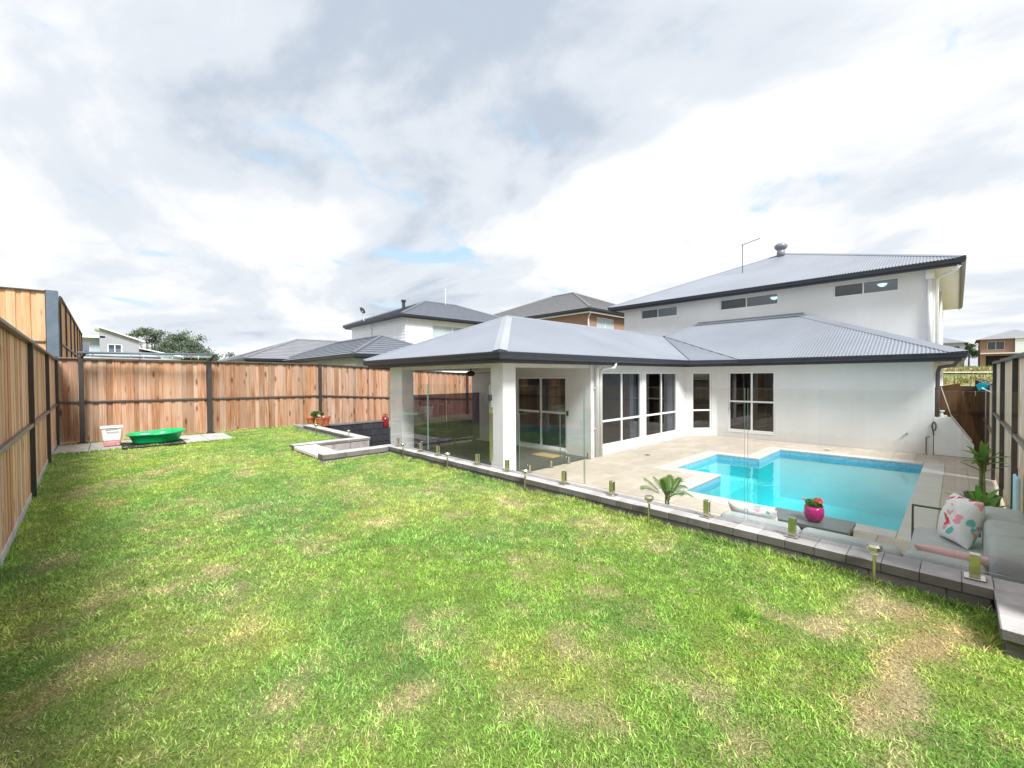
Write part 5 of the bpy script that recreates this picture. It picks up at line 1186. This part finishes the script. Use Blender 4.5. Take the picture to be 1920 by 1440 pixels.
# grey skillion house, far left
sk = thing('neighbour_house', 'grey two-storey house with sloping skillion roof at far left', 'house', (1.5, 82, 0))
wall((-.75, 80), (3.25, 80), 0, 6.9, [(0.75, 2.25, 5.15, 6.45)], M_greysiding, sk); window((-.75, 80), (3.25, 80), .75, 2.25, 5.15, 6.45, [.5], [], sk, fw=.12, mull=.1, sill=False, blind=.5)
b = MB(); b.add([(-.75, 80, 6.9), (3.25, 80, 6.9), (3.25, 80, 7.05), (-.75, 80, 8.55), (-.75, 88, 6.9), (3.25, 88, 6.9), (3.25, 88, 7.05), (-.75, 88, 8.55)], [(0, 1, 2, 3), (4, 7, 6, 5), (0, 3, 7, 4), (1, 5, 6, 2), (3, 2, 6, 7)]); b.build('gable_wall', M_greysiding, sk)
wall((3.25, 80.122), (3.25, 88), 0, 6.9, [], M_greysiding, sk); wall((-.75, 88), (-.75, 80.122), 0, 6.9, [], M_bluesiding, sk)
MB().bar((-1.25, 83.8, 8.82), (3.9, 83.8, 6.88), 8.6, .16, up=(0, 0, 1)).build('skillion_roof', M_white, sk)
wall((-3.4, 81), (-.76, 81), 0, 7.2, [(.9, 1.7, 4.6, 6.6)], M_bluesiding, sk); window((-3.4, 81), (-.76, 81), .9, 1.7, 4.6, 6.6, [], [], sk, sill=False)
MB().box(-3.6, 80.0, 7.2, -.2, 84, 7.45).build('porch_roof', M_white, sk); MB().box(-3.4, 80.1, 4.2, -3.3, 80.2, 7.2).build('porch_post', M_white, sk)
MB().box(3.3, 80.5, 0, 8.0, 88, 5.2).build('side_wing', M_bluesiding, sk); MB().bar((3.2, 84, 6.0), (8.3, 84, 4.85), 8, .14).build('side_roof', M_white, sk)
# houses under construction on the rise at far right
def farhouse(label, x, y, w, d, h, wm, wm2, rm):
    z0 = float(gz(x, y))-.2; o = thing('far_house', label, 'house', (x, y, z0), 'houses on the far rise')
    H2 = h*.52
    # lower storey with open garage, upper storey with windows, hip roof
    wall((x, y+w/2), (x, y-w/2), z0, z0+H2, [(w*.08, w*.62, z0+.2, z0+H2*.80)], wm, o, th=.25); wall((x+.252, y-w/2), (x+d, y-w/2), z0, z0+h, [], wm, o, th=.25); wall((x+d, y+w/2), (x+.252, y+w/2), z0, z0+h, [], wm, o, th=.25)
    MB().box(x+2.5, y-w/2+.3, z0, x+2.7, y+w/2-.3, z0+H2).build('garage_back', M_black, o)
    ow_ = [(w*.10, w*.34, z0+H2+.7, z0+h-.55), (w*.62, w*.74, z0+H2+.7, z0+h-.75), (w*.80, w*.92, z0+H2+.7, z0+h-.75)]
    wall((x-.35, y+w*.5), (x-.35, y+w*.02), z0+H2+.02, z0+h, [ow_[0]], wm, o, th=.25); wall((x-.9, y+w*.02), (x-.9, y-w/2), z0+H2+.02, z0+h+.2, [(a-w*.48, e-w*.48, c, f) for a, e, c, f in ow_[1:]], wm2, o, th=.25)
    window((x-.35, y+w*.5), (x-.35, y+w*.02), *ow_[0], [.5], [], o, sill=False)
    for a, e, c, f in ow_[1:]: window((x-.9, y+w*.02), (x-.9, y-w/2), a-w*.48, e-w*.48, c, f, [], [], o, sill=False)
    MB().box(x-.9, y-w/2, z0+H2-.25, x+.3, y+w/2, z0+H2+.02).build('floor_band', M_soffit, o)
    MB().box(x+.1, y-w/2+.3, z0+H2+.02, x+2.0, y+w/2-.3, z0+h).build('upper_mass', M_inside, o)
    e_ = .7; zr = z0+h; hh = (w/2+e_)*math.tan(R(21)); k = MB()
    k.add([(x-e_-.5, y-w/2-e_, zr), (x-e_-.5, y+w/2+e_, zr), (x+d, y+w/2+e_, zr), (x+d, y-w/2-e_, zr), (x+w/2-.2, y, zr+hh), (x+d-w/2, y, zr+hh), ], [(0, 1, 4), (1, 2, 5, 4), (2, 3, 5), (3, 0, 4, 5), (0, 3, 2, 1)]); k.build('roof', rm, o)
    return o
farhouse('far brick house under construction, right one on the rise', 150, -9.2, 11.0, 16, 6.6, M_brick, M_siding, M_far_roof)
farhouse('far brick house under construction, left one half hidden by the eave', 152, 3.6, 9.5, 16, 6.2, M_brick, M_greysiding, M_far_roof)
# pale track across the rise
b = MB(); k = 0
for i in range(25):
    y = -60+i*6.0; x = 96+3*math.sin(y*.05); b.v += [(x, y, float(gz(x, y))+.42), (x+3.2, y, float(gz(x+3.2, y))+.42)]
    if i: b.f.append((2*i-2, 2*i-1, 2*i+1, 2*i)); b.mi.append(0)
tag(b.build('dirt_track', simple('track', (.55, .47, .38), .9, .1, .5)), kind='structure')
# rough weeds on the rise
g = np.random.default_rng(4); n = 9000; x = g.uniform(40, 140, n); y = g.uniform(-22, 9, n); h = g.uniform(.2, .75, n)*(.4+1.2*fbm(x*.12, y*.12, 3)); z = gz(x, y)-.15; a = g.random(n)*6.28; w = .12
Q = np.stack([np.stack([x-np.cos(a)*w, y-np.sin(a)*w, z], -1), np.stack([x+np.cos(a)*w, y+np.sin(a)*w, z], -1), np.stack([x+g.normal(0, .2, n), y+g.normal(0, .2, n), z+h], -1)], 1).reshape(-1, 3)
cc = np.array([(.24, .24, .06), (.13, .18, .04), (.33, .28, .12)])[g.integers(0, 3, n)]
tag(colmesh('weeds', Q, np.arange(3*n), np.arange(n)*3, np.repeat(cc, 3, 0), M_grass), 'rough weeds on the far field beyond the gate', 'weeds', kind='stuff')

# ------------------------------------------------------------------ trees
def tree(label, x, y, z0, H, clumps, cols, leaf, nper, seed, group=None):
    o = thing('tree', label, 'tree', (x, y, z0), group); g = random.Random(seed); b = MB()
    top = Vector((x, y, z0+H*.42)); b.tube([(x, y, z0-.2), (x+.2, y, z0+H*.2), tuple(top)], [H*.035, H*.028, H*.022], 9)
    Vs, Cs = [], []; rg = np.random.default_rng(seed)
    for (dx, dy, dz, r_) in clumps:
        c = Vector((x+dx, y+dy, z0+dz)); m = top.lerp(c, .5)+Vector((g.uniform(-.4, .4), g.uniform(-.4, .4), g.uniform(-.5, .2)))
        b.tube([tuple(top-Vector((0, 0, H*.08*g.random()))), tuple(m), tuple(c)], [H*.014, H*.009, H*.003], 6)
        for q in range(3): b.tube([tuple(m.lerp(c, g.uniform(.2, .8))), tuple(c+Vector((g.uniform(-r_, r_), g.uniform(-r_, r_), g.uniform(-.2, .5)*r_))*.8)], [H*.005, H*.0015], 5)
        # sub-clumps
        for s_ in range(7):
            sc = np.array(c)+rg.normal(0, .48, 3)*r_*np.array([1, 1, .45]); k = nper//7
            P = sc+rg.normal(0, .28, (k, 3))*r_*np.array([1, 1, .55]); U = rg.normal(0, 1, (k, 3)); U /= np.linalg.norm(U, axis=1)[:, None]; W = np.cross(U, rg.normal(0, 1, (k, 3))); W /= np.linalg.norm(W, axis=1)[:, None]
            s2 = leaf*rg.uniform(.6, 1.4, (k, 1)); Vs.append(np.stack([P-U*s2, P+W*s2*.5, P+U*s2, P-W*s2*.5], 1).reshape(-1, 3))
            Cs.append(np.repeat(np.array(cols)[rg.integers(0, len(cols), k)]*rg.uniform(.7, 1.3), 4, 0))
    b.build('trunk', M_bark, o); Vs = np.concatenate(Vs); n_ = len(Vs)//4
    colmesh('crown', Vs, np.arange(4*n_), np.arange(n_)*4, np.concatenate(Cs), M_leaf, o)
gum = [(.045, .085, .035), (.06, .10, .045), (.075, .105, .05), (.04, .06, .03)]
def cl_(seed, n, rx, rz0, rz1, r0, r1):
    g = random.Random(seed); return [(g.uniform(-rx, rx), g.uniform(-rx*.5, rx*.5), g.uniform(rz0, rz1), g.uniform(r0, r1)) for _ in range(n)]
gum = [(.14, .19, .12), (.16, .21, .135), (.11, .15, .10), (.18, .22, .15)]
tree('tall spreading gum tree behind the clothesline, right half of the clump', 9.7, 92, 0, 9.6, [(-1.87, 0, 7.38, 1.9), (-0.58, .5, 8.46, 2.0), (1.01, 0, 7.74, 2.0), (2.30, .4, 6.66, 1.9), (3.31, 0, 5.58, 1.8), (0.14, -1, 6.30, 2.0), (1.58, -1, 5.04, 1.9), (-1.58, -1, 5.04, 1.8), (2.88, 1, 4.14, 1.6), (-0.22, 0, 4.50, 1.9), (4.03, 0, 4.32, 1.4), (-2.30, 0, 4.14, 1.5), (0.72, 0, 3.60, 1.8)], gum, .16, 1100, 3, 'gum trees on the skyline')
tree('sparser gum tree just right of the grey skillion house', 5.4, 95, 0, 10.2, [(-2.0, 0, 9.3, 1.2), (-.6, 0, 9.6, 1.3), (.9, 0, 9.3, 1.4), (2.4, 0, 9.0, 1.5), (3.0, .5, 7.0, 1.6), (1.2, 0, 6.4, 1.7), (-.4, .5, 5.4, 1.6), (2.0, 0, 4.6, 1.6), (.2, 0, 8.2, 1.2)], gum, .15, 620, 9, 'gum trees on the skyline')
tree('small distant green tree between the far houses', 175, -2.2, 3.0, 7, cl_(4, 6, 2.2, 3, 6.2, 1.2, 1.7), [(.05, .09, .03), (.07, .12, .04)], .2, 300, 14)
